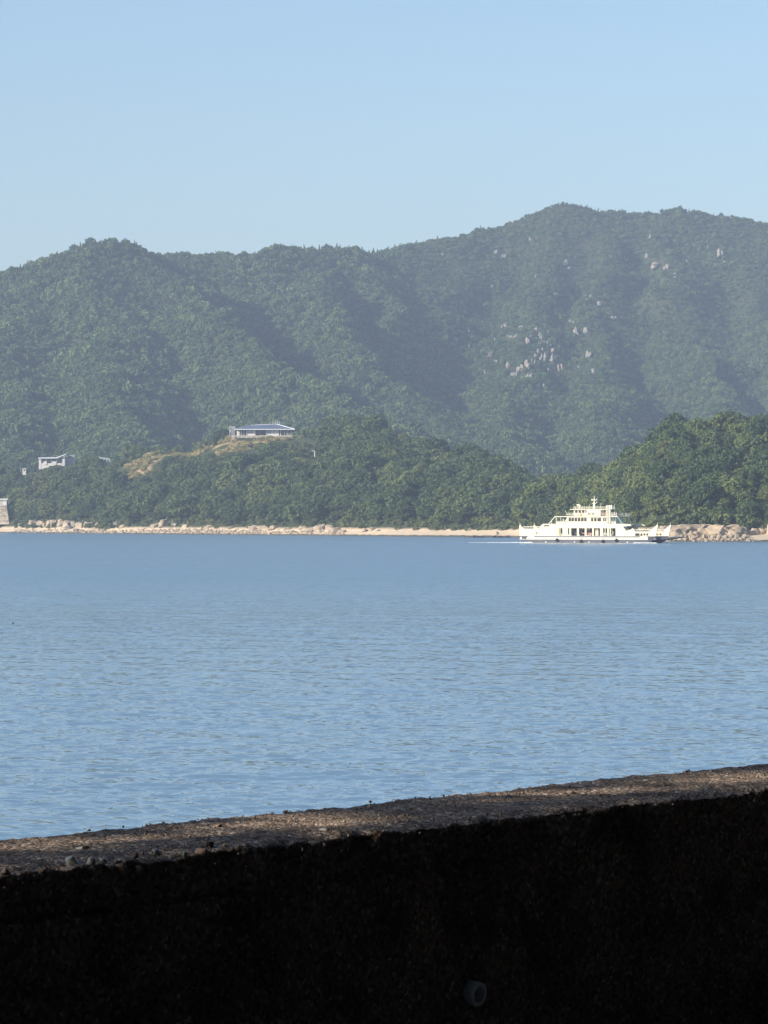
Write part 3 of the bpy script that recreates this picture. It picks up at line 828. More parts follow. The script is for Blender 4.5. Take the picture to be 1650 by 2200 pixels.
# tufts of dry grass and low weeds over the bare slopes
tuft_meshes = []
for _m in bush_meshes[:3]:
    _c = _m.copy(); _c.materials[0] = M['leaf_dry']; tuft_meshes.append(_c)
gx, gy = np.meshgrid(np.arange(-160, -40, 1.1), np.arange(1930, 2120, 1.5))
ux = gx.ravel() + RNG.uniform(-.55, .55, gx.size); uy = gy.ravel() + RNG.uniform(-.75, .75, gx.size)
so, dr = bare_mask(ux, uy)
patch = fbm(ux / 3.0, uy / 5.0, None, 3, 95)
k = ((dr > .15) & (patch > -0.35) | (so > .15) & (patch > 0.12)) & ~((np.abs(825 + ux / uy * FPX - 568) < 70) & (uy > HOUSE_D - 3.5))
ux, uy = ux[k], uy[k]; uz = terrain_z(ux, uy)
us = RNG.uniform(0.18, 0.55, len(ux)) * np.where(patch[k] > 0.45, 1.7, 1.0)
scatter('dry_grass', np.column_stack([ux, uy, uz - .1]), np.column_stack([us, us, us * .8]), np.column_stack([us * 0, us * 0, RNG.uniform(0, 6.28, len(us))]), RNG.integers(0, 3, len(us)), proto_collection('tufts', tuft_meshes), 'dry yellow grass on the bare slopes beside the long house')
# ------------------------------------------------------------------ rocks
for i, ((px, py, w, h, mt), (q, wm, hm)) in enumerate(zip(OUTCROPS, outcrop_pos)):
    o = bpy.data.objects.new('rock_outcrop', rock_mesh('rock_outcrop', 700 + i, M[mt], 5, 0.25, 4)); COL.objects.link(o)
    o.location = (q.x, q.y, q.z - 1.2); o.scale = (wm * 1.25, max(wm, hm) * 1.2, hm * 0.85 + 1.0)
    o.rotation_euler = (random.uniform(-.15, .15), random.uniform(-.2, .2), random.uniform(-.4, .4))
    if i == 0: lab, grp = 'tallest pinkish cliff face high under the ridge at the right of the mountain', None
    elif px > 1380 and py < 600: lab, grp = 'pale rock showing between trees high on the right mountain near the pinkish cliff', 'rocks high on the right'
    elif py < 600: lab, grp = 'small pale rock just under the ridge of the right mountain', 'rocks under the ridge'
    elif px > 1225: lab, grp = 'pale rock face among trees right of the main rock cluster on the mountain', 'rocks right of the cluster'
    elif px > 1075: lab, grp = 'pale granite rock in the main cluster half way up the right mountain', 'main rock cluster'
    elif px > 960: lab, grp = 'pale rock left of and below the main rock cluster on the mountain', 'rocks left of the cluster'
    else: lab, grp = 'pale rock on the slope right of the dark valley between the two mountains', 'rocks beside the valley'
    tag(o, lab, 'rock', grp)

boulder_meshes = [rock_mesh('boulder', 800 + i, M['rock'], 1, 0.2) for i in range(6)] + [rock_mesh('boulder', 820 + i, M['rock_pink'], 2, 0.22) for i in range(4)]
wet_meshes = [rock_mesh('wet_rock', 840 + i, M['rock_wet'], 1) for i in range(3)]
def boulder(px, py, w, h, lab, grp, i=None, meshes=None, deep=0.9, d0=1120, d1=2330, tilt=0.25, name='boulder'):
    """a rock whose foot is seen at a pixel, w x h px large"""
    q = hit(px, py, d0, d1)
    W, H = w / FPX * q.y, h / FPX * q.y
    ms = meshes or boulder_meshes
    o = bpy.data.objects.new(name, ms[random.randrange(len(ms)) if i is None else i]); COL.objects.link(o)
    o.location = (q.x, q.y + W * 0.3, q.z - H * 0.12)
    o.scale = (W, max(W, H) * deep, H * 1.15)
    o.rotation_euler = (random.uniform(-tilt, tilt) * .5, random.uniform(-tilt, tilt), random.uniform(-.6, .6))
    tag(o, lab, 'rock', grp)
    return o
for (px, py, w, h) in [(46, 1134, 14, 12), (58, 1133, 12, 9), (72, 1132, 18, 13), (86, 1130, 14, 12), (93, 1133, 18, 13), (105, 1135, 10, 21), (118, 1134, 15, 20), (128, 1133, 12, 18), (142, 1133, 17, 17), (149, 1138, 22, 14), (160, 1134, 14, 20), (170, 1136, 18, 18), (178, 1134, 10, 16), (187, 1133, 16, 15), (197, 1134, 15, 12), (208, 1134, 10, 14), (216, 1136, 13, 9), (163, 1142, 15, 9), (176, 1143, 12, 7), (212, 1143, 10, 8), (221, 1143, 9, 7), (240, 1130, 13, 20), (250, 1133, 15, 14), (265, 1135, 18, 9)]:
    boulder(px, py, w * 1.25, h * .72, 'pale granite boulder in the jagged row on the beach right of the stone pier', 'boulders right of the pier')
for (px, py, w, h) in [(352, 1134, 24, 16), (378, 1135, 26, 16), (398, 1136, 20, 11), (335, 1133, 18, 10)]:
    boulder(px, py, w, h * .75, 'low sandy rock bank on the beach under the overhanging round tree', 'low rock bank')
for (px, py, w, h) in [(448, 1136, 22, 10), (500, 1137, 24, 9), (545, 1139, 26, 13), (565, 1138, 30, 12), (592, 1138, 26, 10), (622, 1139, 28, 10), (650, 1138, 20, 9), (672, 1143, 26, 12), (690, 1140, 24, 16), (706, 1142, 24, 18), (720, 1145, 20, 14), (733, 1146, 16, 9), (660, 1147, 18, 8), (628, 1147, 14, 7), (800, 1141, 18, 9), (785, 1143, 14, 7), (812, 1142, 10, 6)]:
    boulder(px, py, w, h * .72, 'weathered sand-coloured rock on the stony beach below the long house wood', 'rocks on the stony beach', deep=0.7)
upper_meshes = [rock_mesh('upper_rock', 880 + i, M['rock_sand'], 5, 0.26, 5) for i in range(5)]
bluff_meshes = [rock_mesh('bluff_slab', 860 + i, M['rock_sand'], 1, 0.22, 9) for i in range(5)]
# the bluff behind the ferry's bow
for (px, py, w, h) in [(1385, 1153, 60, 20), (1422, 1154, 70, 24), (1455, 1154, 66, 26), (1484, 1153, 60, 25), (1516, 1153, 72, 26), (1548, 1152, 50, 25), (1572, 1152, 44, 25), (1594, 1151, 40, 19), (1610, 1150, 34, 11)]:
    boulder(px, py, w, h * .86, '%s big pale slab of the shore bluff counting right from the ferry bow' % ['first', 'second', 'third', 'fourth', 'fifth', 'sixth', 'seventh', 'eighth', 'ninth'][[1385, 1422, 1455, 1484, 1516, 1548, 1572, 1594, 1610].index(px)], 'slabs of the bluff', deep=0.9, tilt=0.1, meshes=bluff_meshes)
for (px, py, w, h) in [(1432, 1129, 26, 13), (1446, 1124, 24, 15), (1470, 1130, 28, 17), (1482, 1122, 22, 14), (1498, 1119, 22, 12), (1516, 1127, 22, 15), (1526, 1116, 24, 15), (1536, 1108, 22, 10), (1510, 1132, 26, 12), (1628, 1150, 34, 16), (1650, 1150, 34, 24)]:
    boulder(px, py, w, h, 'ragged pinkish rock showing between bushes above the bluff on the headland', 'upper rocks of the headland', deep=0.8, meshes=upper_meshes)
for (px, py, w, h) in [(1468, 1157, 12, 7), (1490, 1158, 12, 7), (1512, 1158, 10, 8), (1523, 1158, 10, 9), (1534, 1158, 11, 8), (1546, 1158, 12, 8), (1560, 1158, 13, 8), (1572, 1157, 12, 8), (1583, 1157, 10, 7), (1450, 1157, 12, 6), (1600, 1157, 12, 5)]:
    boulder(px, py, w, h, 'small beach stone at the foot of the rock bluff on the headland', 'stones under the bluff')
for (px, w) in [(1010, 26), (1030, 22), (1052, 26), (1075, 20), (1090, 16)]:
    q = P(px, 1157, 1440)
    o = bpy.data.objects.new('low_rock', wet_meshes[px % 3]); COL.objects.link(o)
    o.location = (q.x, 1440 + random.uniform(-6, 6), -0.25); o.scale = (w / FPX * 1440, 3.0, 0.9)
    tag(o, 'dark wet rock breaking the water left of the ferry stern', 'rock', 'wet rocks off the stern')
boulder(1068, 1150, 9, 7, 'small reddish stone alone on the sand left of the ferry', None, meshes=boulder_meshes[6:])
for (px, py) in [(938, 1137), (980, 1138), (1042, 1139), (1050, 1139), (1060, 1139)]:
    boulder(px, py, 8, 5, 'small white stone on the top edge of the open sandy beach', 'white stones on the sand')

for (px, py, s) in [(1440, 1130, 1.5), (1458, 1131, 1.2), (1478, 1131, 1.3), (1494, 1129, 1.7), (1508, 1128, 1.3), (1525, 1130, 1.5), (1540, 1124, 1.8), (1415, 1131, 1.4), (1464, 1118, 1.5), (1490, 1113, 1.6), (1512, 1112, 1.5), (1552, 1130, 1.7), (1600, 1140, 1.6), (1616, 1141, 1.5), (1575, 1134, 1.7)]:
    q = hit(px, py, 1120, 1400)
    o = bpy.data.objects.new('shrub', bush_meshes[px % 4]); COL.objects.link(o)
    o.location = (q.x, q.y - 1.5, q.z - .2); o.scale = (s, s, s * 1.1); o.rotation_euler = (0, 0, px * .7)
    tag(o, 'green shrub growing between the pale rocks on top of the headland bluff', 'shrub', 'shrubs on the bluff')
# loose stones along the tide line
rub_coll = proto_collection('rubble_stones', boulder_meshes[:6])
rp = []
for _ in range(2600):
    px = random.choice([random.uniform(300, 740), random.uniform(300, 560), random.uniform(1395, 1620), random.uniform(30, 300)])
    d_s = np.interp(px, SHORE[:, 0], SHORE[:, 1])
    d = d_s + random.uniform(1, 26) * random.uniform(.4, 1)
    if random.random() < 0.35 + 0.65 * (0.5 + 0.5 * float(vnoise(np.array([px / 14.0]), np.array([d / 6.0]), None, 91)[0])):
        rp.append(((px - 825) / FPX * d, d))
rp = np.array(rp); rz_ = terrain_z(rp[:, 0], rp[:, 1])
rs = 0.35 + 0.95 * RNG.random(len(rp)) ** 2
scatter('beach_rubble', np.column_stack([rp, rz_ - 0.1]), np.column_stack([rs, rs, rs * 0.65]), np.column_stack([rs * 0, RNG.uniform(-.3, .3, len(rs)), RNG.uniform(0, 6.28, len(rs))]), RNG.integers(0, 6, len(rs)), rub_coll, 'loose grey stones strewn along the tide line')

# ------------------------------------------------------------------ buildings on the shore hill
M['white_wall'] = simple_mat('white render', (0.62, 0.61, 0.59), (0.50, 0.49, 0.47), rough=0.8, scale=0.8)
M['cream_wall'] = simple_mat('cream render', (0.62, 0.56, 0.46), (0.5, 0.45, 0.36), rough=0.8, scale=0.8)
M['roof_metal'] = simple_mat('blue grey metal roof', (0.11, 0.14, 0.21), (0.08, 0.10, 0.15), rough=0.35, scale=0.6, spec=0.5)
M['fascia'] = simple_mat('pale metal trim', (0.72, 0.75, 0.80), (0.6, 0.63, 0.68), rough=0.4, scale=1.0)
M['glass'] = simple_mat('dark window glass', (0.035, 0.04, 0.05), (0.02, 0.025, 0.03), rough=0.08, spec=0.6)
M['glass_pale'] = simple_mat('curtained window glass', (0.30, 0.36, 0.45), (0.22, 0.27, 0.36), rough=0.15, spec=0.5)
M['wood'] = simple_mat('brown timber', (0.20, 0.13, 0.08), (0.12, 0.08, 0.05), rough=0.7, scale=2)
M['concrete'] = simple_mat('pale concrete', (0.48, 0.46, 0.42), (0.36, 0.34, 0.31), rough=0.9, scale=0.7, bump=0.02)
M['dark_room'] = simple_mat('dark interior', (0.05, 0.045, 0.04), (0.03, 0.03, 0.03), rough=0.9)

g = HOUSE_D / FPX / 7.5                      # metres per pixel of a 7.5x enlargement
hc = P(568, 941, HOUSE_D)
house = empty('long_house', (hc.x, HOUSE_D, hc.z))
hx = lambda cx: (cx - 735) * g               # enlargement column -> metres from the middle
hzz = lambda cy: (385 - cy) * g              # enlargement row -> metres above the terrace
WT, WB = hzz(250), hzz(345)
floor_ = MB().box(hx(205), hx(1240), -2.0, 11, hzz(345) - 0.35, hzz(345)).build('floor_slab', M['concrete'], house)
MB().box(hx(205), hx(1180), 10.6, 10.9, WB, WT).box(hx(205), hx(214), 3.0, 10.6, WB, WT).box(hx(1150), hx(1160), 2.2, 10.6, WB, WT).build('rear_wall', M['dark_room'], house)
for a, b in ((290, 335), (445, 453), (556, 590), (850, 868), (897, 962), (990, 1000)):
    MB().box(hx(a), hx(b), 0, 0.25, WB, WT - .02).build('wall_panel', M['white_wall'], house)
for a, b in ((453, 556), (765, 850), (868, 897)):
    MB().box(hx(a), hx(b), 0.02, 0.22, WB, hzz(312)).build('wall_panel', M['white_wall'], house)
    w = MB().box(hx(a) + .02, hx(b) - .02, 0.08, 0.14, hzz(311), WT - .03).build('window', M['glass_pale'], house)
    f = MB()
    nb = max(1, int((b - a) / 36))
    for t in range(nb + 1):
        xx = hx(a) + .04 + (hx(b) - hx(a) - .08) * t / nb
        f.box(xx - .05, xx + .05, 0.0, 0.07, hzz(311), WT - .03)
    f.build('frame', M['fascia'], w)
for a, b in ((335, 445), (590, 765), (962, 990), (1000, 1110)):
    w = MB().box(hx(a) + .03, hx(b) - .03, 3.2, 3.3, WB, WT - .03).build('window', M['glass'], house)
for c in (340, 365, 403, 445, 592, 690, 765, 965, 1000, 1055, 1092, 1110, 1130, 1150, 1172):
    MB().box(hx(c) - .10, hx(c) + .10, -0.35, -0.15, WB, WT + .05).build('column', M['wood' if c in (592, 690) else 'white_wall'], house)
MB().box(hx(640), hx(700), 1.2, 1.6, WB, hzz(310)).box(hx(700), hx(730), 1.0, 1.4, WB, hzz(322)).build('veranda_bench', M['wood'], house)
# hipped roof
e0, e1, f0, f1, ez = hx(262), hx(1222), -2.6, 12.5, WT + .02
r0, r1, ry, rz0, rz1 = hx(505), hx(925), 5.0, hzz(176), hzz(158)
verts = [(e0, f0, ez), (e1, f0, ez), (e1, f1, ez), (e0, f1, ez), (r0, ry, rz0), (r1, ry, rz1)]
roof = mesh_obj('roof', verts, [(0, 1, 5, 4), (1, 2, 5), (2, 3, 4, 5), (3, 0, 4), (3, 2, 1, 0)], M['roof_metal'], house)
MB().box(e0 - .1, e1 + .1, f0 - .12, f0 - .01, ez - .14, ez + .26).box(e0 - .12, e0 - .01, f0, f1, ez - .14, ez + .26).box(e1 + .01, e1 + .12, f0, f1, ez - .14, ez + .26).build('fascia', M['fascia'], roof)
MB().bar((r1, ry, rz1 + .05), (e1, f0, ez + .25), .18).bar((r0, ry, rz0 + .05), (r1, ry, rz1 + .05), .14).bar((r0, ry, rz0 + .05), (e0, f0, ez + .2), .12).build('ridge_cap', M['fascia'], roof)
for k in range(14):
    t = (k + .5) / 14
    top = Vector((r0 + (r1 - r0) * t, ry, rz0 + (rz1 - rz0) * t + .03)); bot = Vector((e0 + (e1 - e0) * (0.04 + .92 * t), f0, ez + .06))
    MB().bar(top, bot, .04, n=4).build('standing_seam', M['roof_metal'], roof)
sp_ = MB(); a_ = Vector((hx(1000), 6.2, rz1 - 0.4))
sp_.box(hx(1015), hx(1120), 5.5, 8.5, rz1 - 1.4, rz1 - 1.25).build('solar_panel', M['glass'], roof)
# terrace wall in stone, with a low parapet
tw = MB().box(hx(200), hx(1245), -3.0, -2.5, -1.2, hzz(352)).build('terrace_wall', M['concrete'], house)
for k in range(40):
    c = 215 + k * 25.5
    MB().box(hx(c), hx(c + 23), -3.12, -2.99, -0.9 + random.uniform(0, .5), hzz(354) - random.uniform(0, .12)).build('stone', M['rock'] if k % 3 else M['concrete'], tw)
tag(house, 'long single-storey house with hipped blue-grey roof and white walls on the hill terrace', 'house')
for k, (c, top) in enumerate(((178, 195), (200, 190), (218, 195), (238, 200), (255, 192), (190, 250))):
    yq = HOUSE_D - 2 + 2.2 * (k % 3)
    o = MB().bar((hc.x + hx(c), yq, hc.z - 0.4), (hc.x + hx(c), yq, hc.z + hzz(top)), .10, n=6)
    o.bar((hc.x + hx(c) - .35, yq - .02, hc.z + hzz(top) - .5), (hc.x + hx(c) + .35, yq - .02, hc.z + hzz(top) - .5), .07, n=5)
    tag(o.build('garden_pole', M['fascia']), 'thin pale pole in the cluster standing left of the long house', 'pole', 'poles left of the long house')
for k, c in enumerate((860, 905, 935, 965)):
    o = MB().bar((hc.x + hx(c), HOUSE_D + 15, hc.z), (hc.x + hx(c), HOUSE_D + 15, hc.z + hzz(90 + 14 * (k % 2))), .09, n=6)
    o.box(hc.x + hx(c) - .2, hc.x + hx(c) + .2, HOUSE_D + 14.9, HOUSE_D + 15.1, hc.z + hzz(100 + 14 * (k % 2)), hc.z + hzz(96 + 14 * (k % 2)))
    tag(o.build('roof_pole', M['fascia']), 'thin pale pole rising behind the roof of the long house', 'pole', 'poles behind the roof')

# the white flat-roofed house on the left
dW = 2140.0; gw = dW / FPX / 3.93
wc = P(105, 999, dW)
hw = empty('white_house', (wc.x, dW, wc.z))
wx = lambda cx: (cx - 412) * gw
wz = lambda cy: (470 - cy) * gw
MB().box(wx(327), wx(347), 0, 8, -2.5, wz(412)).box(wx(347), wx(545), 7.7, 8, -2.5, wz(418)).box(wx(525), wx(545), 0.3, 7.7, -2.5, wz(405)).build('wall', M['white_wall'], hw)
MB().box(wx(347), wx(525), 0.15, 0.4, -2.5, wz(455)).build('parapet', M['white_wall'], hw)
mesh_obj('roof', [(wx(322), -1, wz(416)), (wx(478), -1, wz(414)), (wx(556), -1, wz(384)), (wx(556), 9, wz(384)), (wx(478), 9, wz(414)), (wx(322), 9, wz(416))] + [(wx(322), -1, wz(408)), (wx(478), -1, wz(405)), (wx(556), -1, wz(376)), (wx(556), 9, wz(376)), (wx(478), 9, wz(405)), (wx(322), 9, wz(408))],
         [(0, 1, 4, 5), (1, 2, 3, 4), (11, 10, 7, 6), (10, 9, 8, 7), (0, 6, 7, 1), (1, 7, 8, 2), (2, 8, 9, 3), (5, 11, 6, 0), (3, 9, 10, 4), (4, 10, 11, 5)], M['fascia'], hw)
for a, b in ((350, 385), (389, 430), (434, 474), (480, 522)):
    w = MB().box(wx(a), wx(b), 0.5, 0.56, wz(455), wz(418)).build('window', M['glass'], hw)
    MB().box(wx(a) - .12, wx(a) + .05, 0.2, 0.49, wz(455), wz(418)).build('frame', M['white_wall'], w)
for a, b in ((365, 395), (440, 475)):
    MB().box(wx(a), wx(b), -0.2, 0.12, wz(468), wz(440)).build('balcony_panel', M['white_wall'], hw)
tag(hw, 'white flat-roofed house half hidden by trees at the left of the shore hill', 'house')
q = P(148, 986, 2150)
h2 = empty('cream_house', (q.x, 2150, q.z))
MB().box(-3.2, 3.2, 0, 6, -3, 1.9).build('wall', M['cream_wall'], h2)
MB().prism([(-3.6, 1.95), (3.6, 2.15), (3.6, 2.4), (-3.6, 2.2)], -.5, 6.5).build('roof', M['fascia'], h2)
for a in (-2, 0.2, 2): MB().box(a - .5, a + .5, -.06, -.01, .4, 1.5).build('window', M['glass'], h2)
tag(h2, 'small cream house with flat roof just right of the white house', 'house')
q = P(52, 1010, 2190)
h3 = empty('white_hut', (q.x, 2190, q.z))
MB().box(-1.0, 1.0, 0, 2.4, -3, 0.8).build('wall', M['white_wall'], h3)
MB().prism([(-1.25, .82), (1.25, .82), (1.0, 1.15), (-1.1, 1.05)], -.3, 2.7).build('roof', M['fascia'], h3)
MB().box(-.3, .4, -.05, -.01, -.6, .5).build('door', M['glass'], h3)
tag(h3, 'tiny white hut among trees at the far left of the hill', 'hut')
def rail(px0, py0, px1, py1, d, h, posts, lab, name='white_railing'):
    a, b = P(px0, py0, d), P(px1, py1, d)
    r = empty(name, a)
    for k in range(posts):
        t = k / (posts - 1); p = (b - a) * t
        MB().box(p.x - .12, p.x + .12, -.12, .12, p.z - 0.8, p.z + h).build('post', M['fascia'], r)
    for zz in (h - .1, h * .5):
        MB().bar((0, -.2, zz), ((b - a).x, -.2, (b - a).z + zz), .13).build('rail', M['fascia'], r)
    tag(r, lab, 'railing')
rail(204, 985, 236, 990, 2100, 1.3, 6, 'white railing along the hilltop road between the white house and dry slope')
rail(280, 1018, 310, 1013, 2040, 1.2, 5, 'white guard rail on the dark road cut below the dry grass slope')
q = P(295, 1018, 2048)
rw = MB().box(-8, 8, 0, 1.5, -4, 2.0).build('retaining_wall', M['rock_wet']); rw.location = q
tag(rw, 'dark retaining wall behind the white guard rail on the hill', 'wall')
# the white pole with a bracket above the wood
q = hit(676, 985, 1700, 2200)
up_ = empty('utility_pole', q)
s_ = q.y / FPX
MB().bar((0, 0, -2), (0, 0, 21 * s_), .22, .16, n=8).build('mast', M['fascia'], up_)
MB().bar((0, 0, 16.5 * s_), (-6 * s_, 0, 16.5 * s_), .12).build('bracket_arm', M['fascia'], up_)
MB().box(-6.5 * s_, -4.8 * s_, -.2, .2, 15.6 * s_, 16.3 * s_).build('lamp_head', M['fascia'], up_)
tag(up_, 'white utility pole with one side bracket rising from the wood right of the long house', 'pole')

# the stone pier at the left edge
M['masonry'] = simple_mat('pale masonry', (0.56, 0.50, 0.40), (0.40, 0.35, 0.28), rough=0.95, scale=0.5, bump=0.05)
dP = 2072.0; gp = dP / FPX
pc_ = P(0, 1121, dP)
pier = empty('stone_pier', (pc_.x, dP, pc_.z))
core = MB().prism([(-12, -1.5), (20 * gp, -1.5), (14.6 * gp, 30.5 * gp), (-12, 30.5 * gp)], 0.35, 9).build('core', M['masonry'], pier)
rr = random.Random(4)
zz = 0.0
while zz < 30 * gp - .5:
    hh = rr.uniform(.75, 1.15); xx = -3.0
    edge_x = 20 * gp - (zz + hh * .5) / (30.5 * gp) * 5.4 * gp
    while xx < edge_x - .3:
        w_ = min(rr.uniform(.9, 1.6), edge_x - xx)
        pr = rr.uniform(0.05, .3)
        MB().box(xx + .05, xx + w_ - .05, .34 - pr, .5, zz + .04, zz + hh - .04).build('stone', M['masonry'] if rr.random() < .6 else M['rock'], pier, bevel=.09)
        xx += w_
    zz += hh
MB().box(-12, 14.8 * gp, .6, 8.6, 30.6 * gp, 33 * gp).build('string_course', M['wood'], pier)
MB().box(-12, 14.2 * gp, .5, 8.6, 33.05 * gp, 46.5 * gp).build('upper_wall', M['concrete'], pier)
MB().box(6 * gp, 14.0 * gp, .36, .49, 36 * gp, 46 * gp).build('plaster_panel', M['white_wall'], pier)
MB().box(-12, 16.8 * gp, -.2, 9.2, 46.6 * gp, 50 * gp).build('coping', M['white_wall'], pier)
tag(pier, 'battered stone pier with a grey upper wall and pale flat coping at the left edge', 'pier')
# ------------------------------------------------------------------ the car ferry
YAW = math.radians(24)
FX = lambda cx, y=0.0: (cx - y / 12 * 143.5) * 0.03726 - 5.687       # column of a 4.125x enlargement -> metres from the stern
FZ = lambda cy: 16.29 - cy * 0.03404                                    # row -> metres above the water
M['ship_white'] = simple_mat('cream ship paint', (0.74, 0.677, 0.495), (0.67, 0.608, 0.44), rough=0.4, scale=0.5, spec=0.4)
M['ship_bright'] = simple_mat('white ship paint', (0.76, 0.73, 0.60), (0.70, 0.67, 0.55), rough=0.4, scale=0.7, spec=0.4)
M['ship_grey'] = simple_mat('grey hull paint', (0.085, 0.095, 0.12), (0.06, 0.068, 0.085), rough=0.5, scale=0.5)
M['ship_slate'] = simple_mat('slate stripe paint', (0.15, 0.17, 0.215), (0.12, 0.135, 0.17), rough=0.5, scale=0.8)
M['ship_navy'] = simple_mat('navy ship paint', (0.04, 0.05, 0.08), (0.03, 0.035, 0.05), rough=0.5)
M['ship_deck'] = simple_mat('green deck paint', (0.10, 0.15, 0.13), (0.07, 0.10, 0.09), rough=0.8, scale=0.8)
M['ship_teal'] = simple_mat('teal frame paint', (0.30, 0.42, 0.40), (0.24, 0.35, 0.33), rough=0.5)
M['rubber'] = simple_mat('black rubber', (0.02, 0.02, 0.02), (0.012, 0.012, 0.012), rough=0.8)
M['orange'] = simple_mat('orange lifebuoy', (0.55, 0.14, 0.03), (0.45, 0.11, 0.03), rough=0.5)
sw, sb = M['ship_white'], M['ship_bright']
d_stern = 1076.0
stern = P(1117, 1166, d_stern)
ferry = empty('car_ferry', (stern.x, d_stern, 0), -YAW)
tag(ferry, 'cream and white double-ended car ferry with grey hull passing the beach', 'ferry')
fp = lambda mb, name, mat, parent=None, bevel=0: mb.build(name, mat, parent or ferry, bevel)
B = 12.0
hull = fp(MB().prism([(5.8, -0.8), (9, -1.6), (38, -1.6), (40.4, -0.4), (43.4, 1.1), (0.3, 1.1), (0.5, 0.85), (3.0, 0.35)], 0, B), 'hull', M['ship_grey'])
fp(MB().box(0.0, 43.6, -0.08, B + .08, 1.103, 1.70), 'rubbing_strake', sb, hull)
fp(MB().box(0.1, 43.3, -0.03, B + .03, 1.703, 2.06), 'slate_stripe', M['ship_slate'], hull)
fp(MB().prism([(41.2, 0.3), (43.2, 1.0), (43.95, 2.1), (41.4, 2.1)], -0.14, -0.085), 'bow_guard', M['ship_navy'], hull)
fp(MB().box(0.65, 2.2, -0.13, -0.085, 1.25, 2.1), 'fairlead_box', M['ship_navy'], hull)
fp(MB().box(2.6, 4.7, -0.12, -0.085, 1.74, 2.04), 'name_plate', sb, hull)
fp(MB().box(38.8, 41.1, -0.12, -0.085, 1.74, 2.04), 'name_plate', sb, hull)
fp(MB().box(0.1, 43.5, 0.05, B - .05, 2.063, 2.12), 'car_deck', M['ship_deck'])

def holed(mb, x0, x1, z0, z1, holes, y0, y1):
    xs = sorted({x0, x1} | {v for h in holes for v in h[:2] if x0 < v < x1})
    for a, b in zip(xs[:-1], xs[1:]):
        hs = sorted([h[2:] for h in holes if h[0] < (a + b) / 2 < h[1]])
        z = z0
        for h0, h1 in hs:
            if h0 > z + .001: mb.box(a, b, y0, y1, z, h0)
            z = max(z, h1)
        if z < z1 - .001: mb.box(a, b, y0, y1, z, z1)
    return mb
OPEN = [(365, 410, 318, 335), (470, 500, 345, 412), (506, 525, 345, 412), (572, 585, 345, 414), (600, 650, 345, 414), (667, 718, 345, 414), (733, 783, 345, 414), (797, 850, 345, 414), (875, 891, 345, 414), (896, 912, 345, 414), (926, 934, 345, 414), (942, 984, 345, 414)]
holes = [(FX(a), FX(b), FZ(d), FZ(c)) for a, b, c, d in OPEN]
XL, XR, ZT = FX(355), FX(1040), 5.84
for y0, y1 in ((0.0, 0.22), (B - .22, B)):
    mb = holed(MB(), XL, XR, 2.12, ZT, holes, y0, y1)
    mb.prism([(6.6, 2.12), (XL, 2.12), (XL, ZT), (6.6, 5.05)], y0, y1)
    # frames a little proud round the bow panel with its slanting scuttle
    mb.prism([(XR, 2.12), (37.2, 2.12), (37.2, 3.55), (36.5, 4.55), (35.1, 3.75), (34.4, 3.75), (33.3, 5.0), (XR, 5.0)], y0, y1)
    mb.prism([(XR, 5.003), (33.3, 5.003), (35.3, 5.2), (36.05, 5.2), (35.67, 5.74), (XR, ZT)], y0, y1)
    side = fp(mb, 'side_wall', sw)
    # stern bulwark with its horn and cut-out
    mb = holed(MB(), 0.5, 6.6, 2.12, 3.9, [(5.15, 5.5, 2.6, 3.4), (5.75, 6.55, 2.9, 3.4)], y0, y1)
    mb.prism([(0.5, 3.903), (6.6, 3.903), (6.6, 4.3), (1.5, 4.25), (0.9, 4.75), (0.5, 5.0)], y0, y1)
    mb.prism([(-.15, 2.12), (0.5, 2.12), (0.5, 5.0), (0.15, 5.55), (-.2, 5.4)], y0, y1)
    fp(mb, 'stern_bulwark', sw)
    mb = MB().bar((0.0, (y0 + y1) / 2, 5.3), (0.0, (y0 + y1) / 2, 6.1), .07)
    for k in range(9):
        xa = 1.2 + k * .6
        mb.bar((xa, (y0 + y1) / 2, 4.2), (xa + .3, (y0 + y1) / 2, 4.95 - .01 * k), .05, n=4).bar((xa + .3, (y0 + y1) / 2, 4.95), (xa + .6, (y0 + y1) / 2, 4.2), .05, n=4)
    mb.bar((1.0, (y0 + y1) / 2, 4.97), (6.6, (y0 + y1) / 2, 4.97), .07)
    fp(mb, 'stern_railing', sb)
    # bow bulwark and horn
    mb = holed(MB(), 37.2, 42.2, 2.12, 3.5, [(FX(1150), FX(1190), 2.2, 3.0), (FX(1196), FX(1215), 2.2, 3.0), (FX(1222), FX(1240), 2.3, 3.0), (FX(1246), FX(1265), 2.3, 3.0)], y0, y1)
    fp(mb, 'bow_bulwark', sw)
    mb = MB().prism([(42.2, 2.12), (43.7, 2.12), (44.45, 5.35), (44.1, 5.45), (43.2, 4.7), (42.2, 3.9)], y0 - .1, y1 + .1)
    fp(mb, 'bow_horn', sb)
    mb = MB().bar((44.3, (y0 + y1) / 2, 5.3), (44.3, (y0 + y1) / 2, 6.1), .07)
    for k in range(7):
        xa = 37.3 + k * .7
        mb.bar((xa, (y0 + y1) / 2, 3.5), (xa + .35, (y0 + y1) / 2, 4.15), .05, n=4).bar((xa + .35, (y0 + y1) / 2, 4.15), (xa + .7, (y0 + y1) / 2, 3.5), .05, n=4)
    mb.bar((36.6, (y0 + y1) / 2, 4.17), (42.4, (y0 + y1) / 2, 4.17), .07)
    fp(mb, 'bow_railing', sb)
fp(MB().box(XL, XR, .23, B - .23, 5.45, 5.8), 'passenger_deck', sb)
for xx in (FX(455), FX(560), FX(725), FX(860), FX(1000)):
    fp(MB().box(xx - .5, xx + .5, 5.0, 7.0, 2.13, 5.44), 'deck_casing', sb)
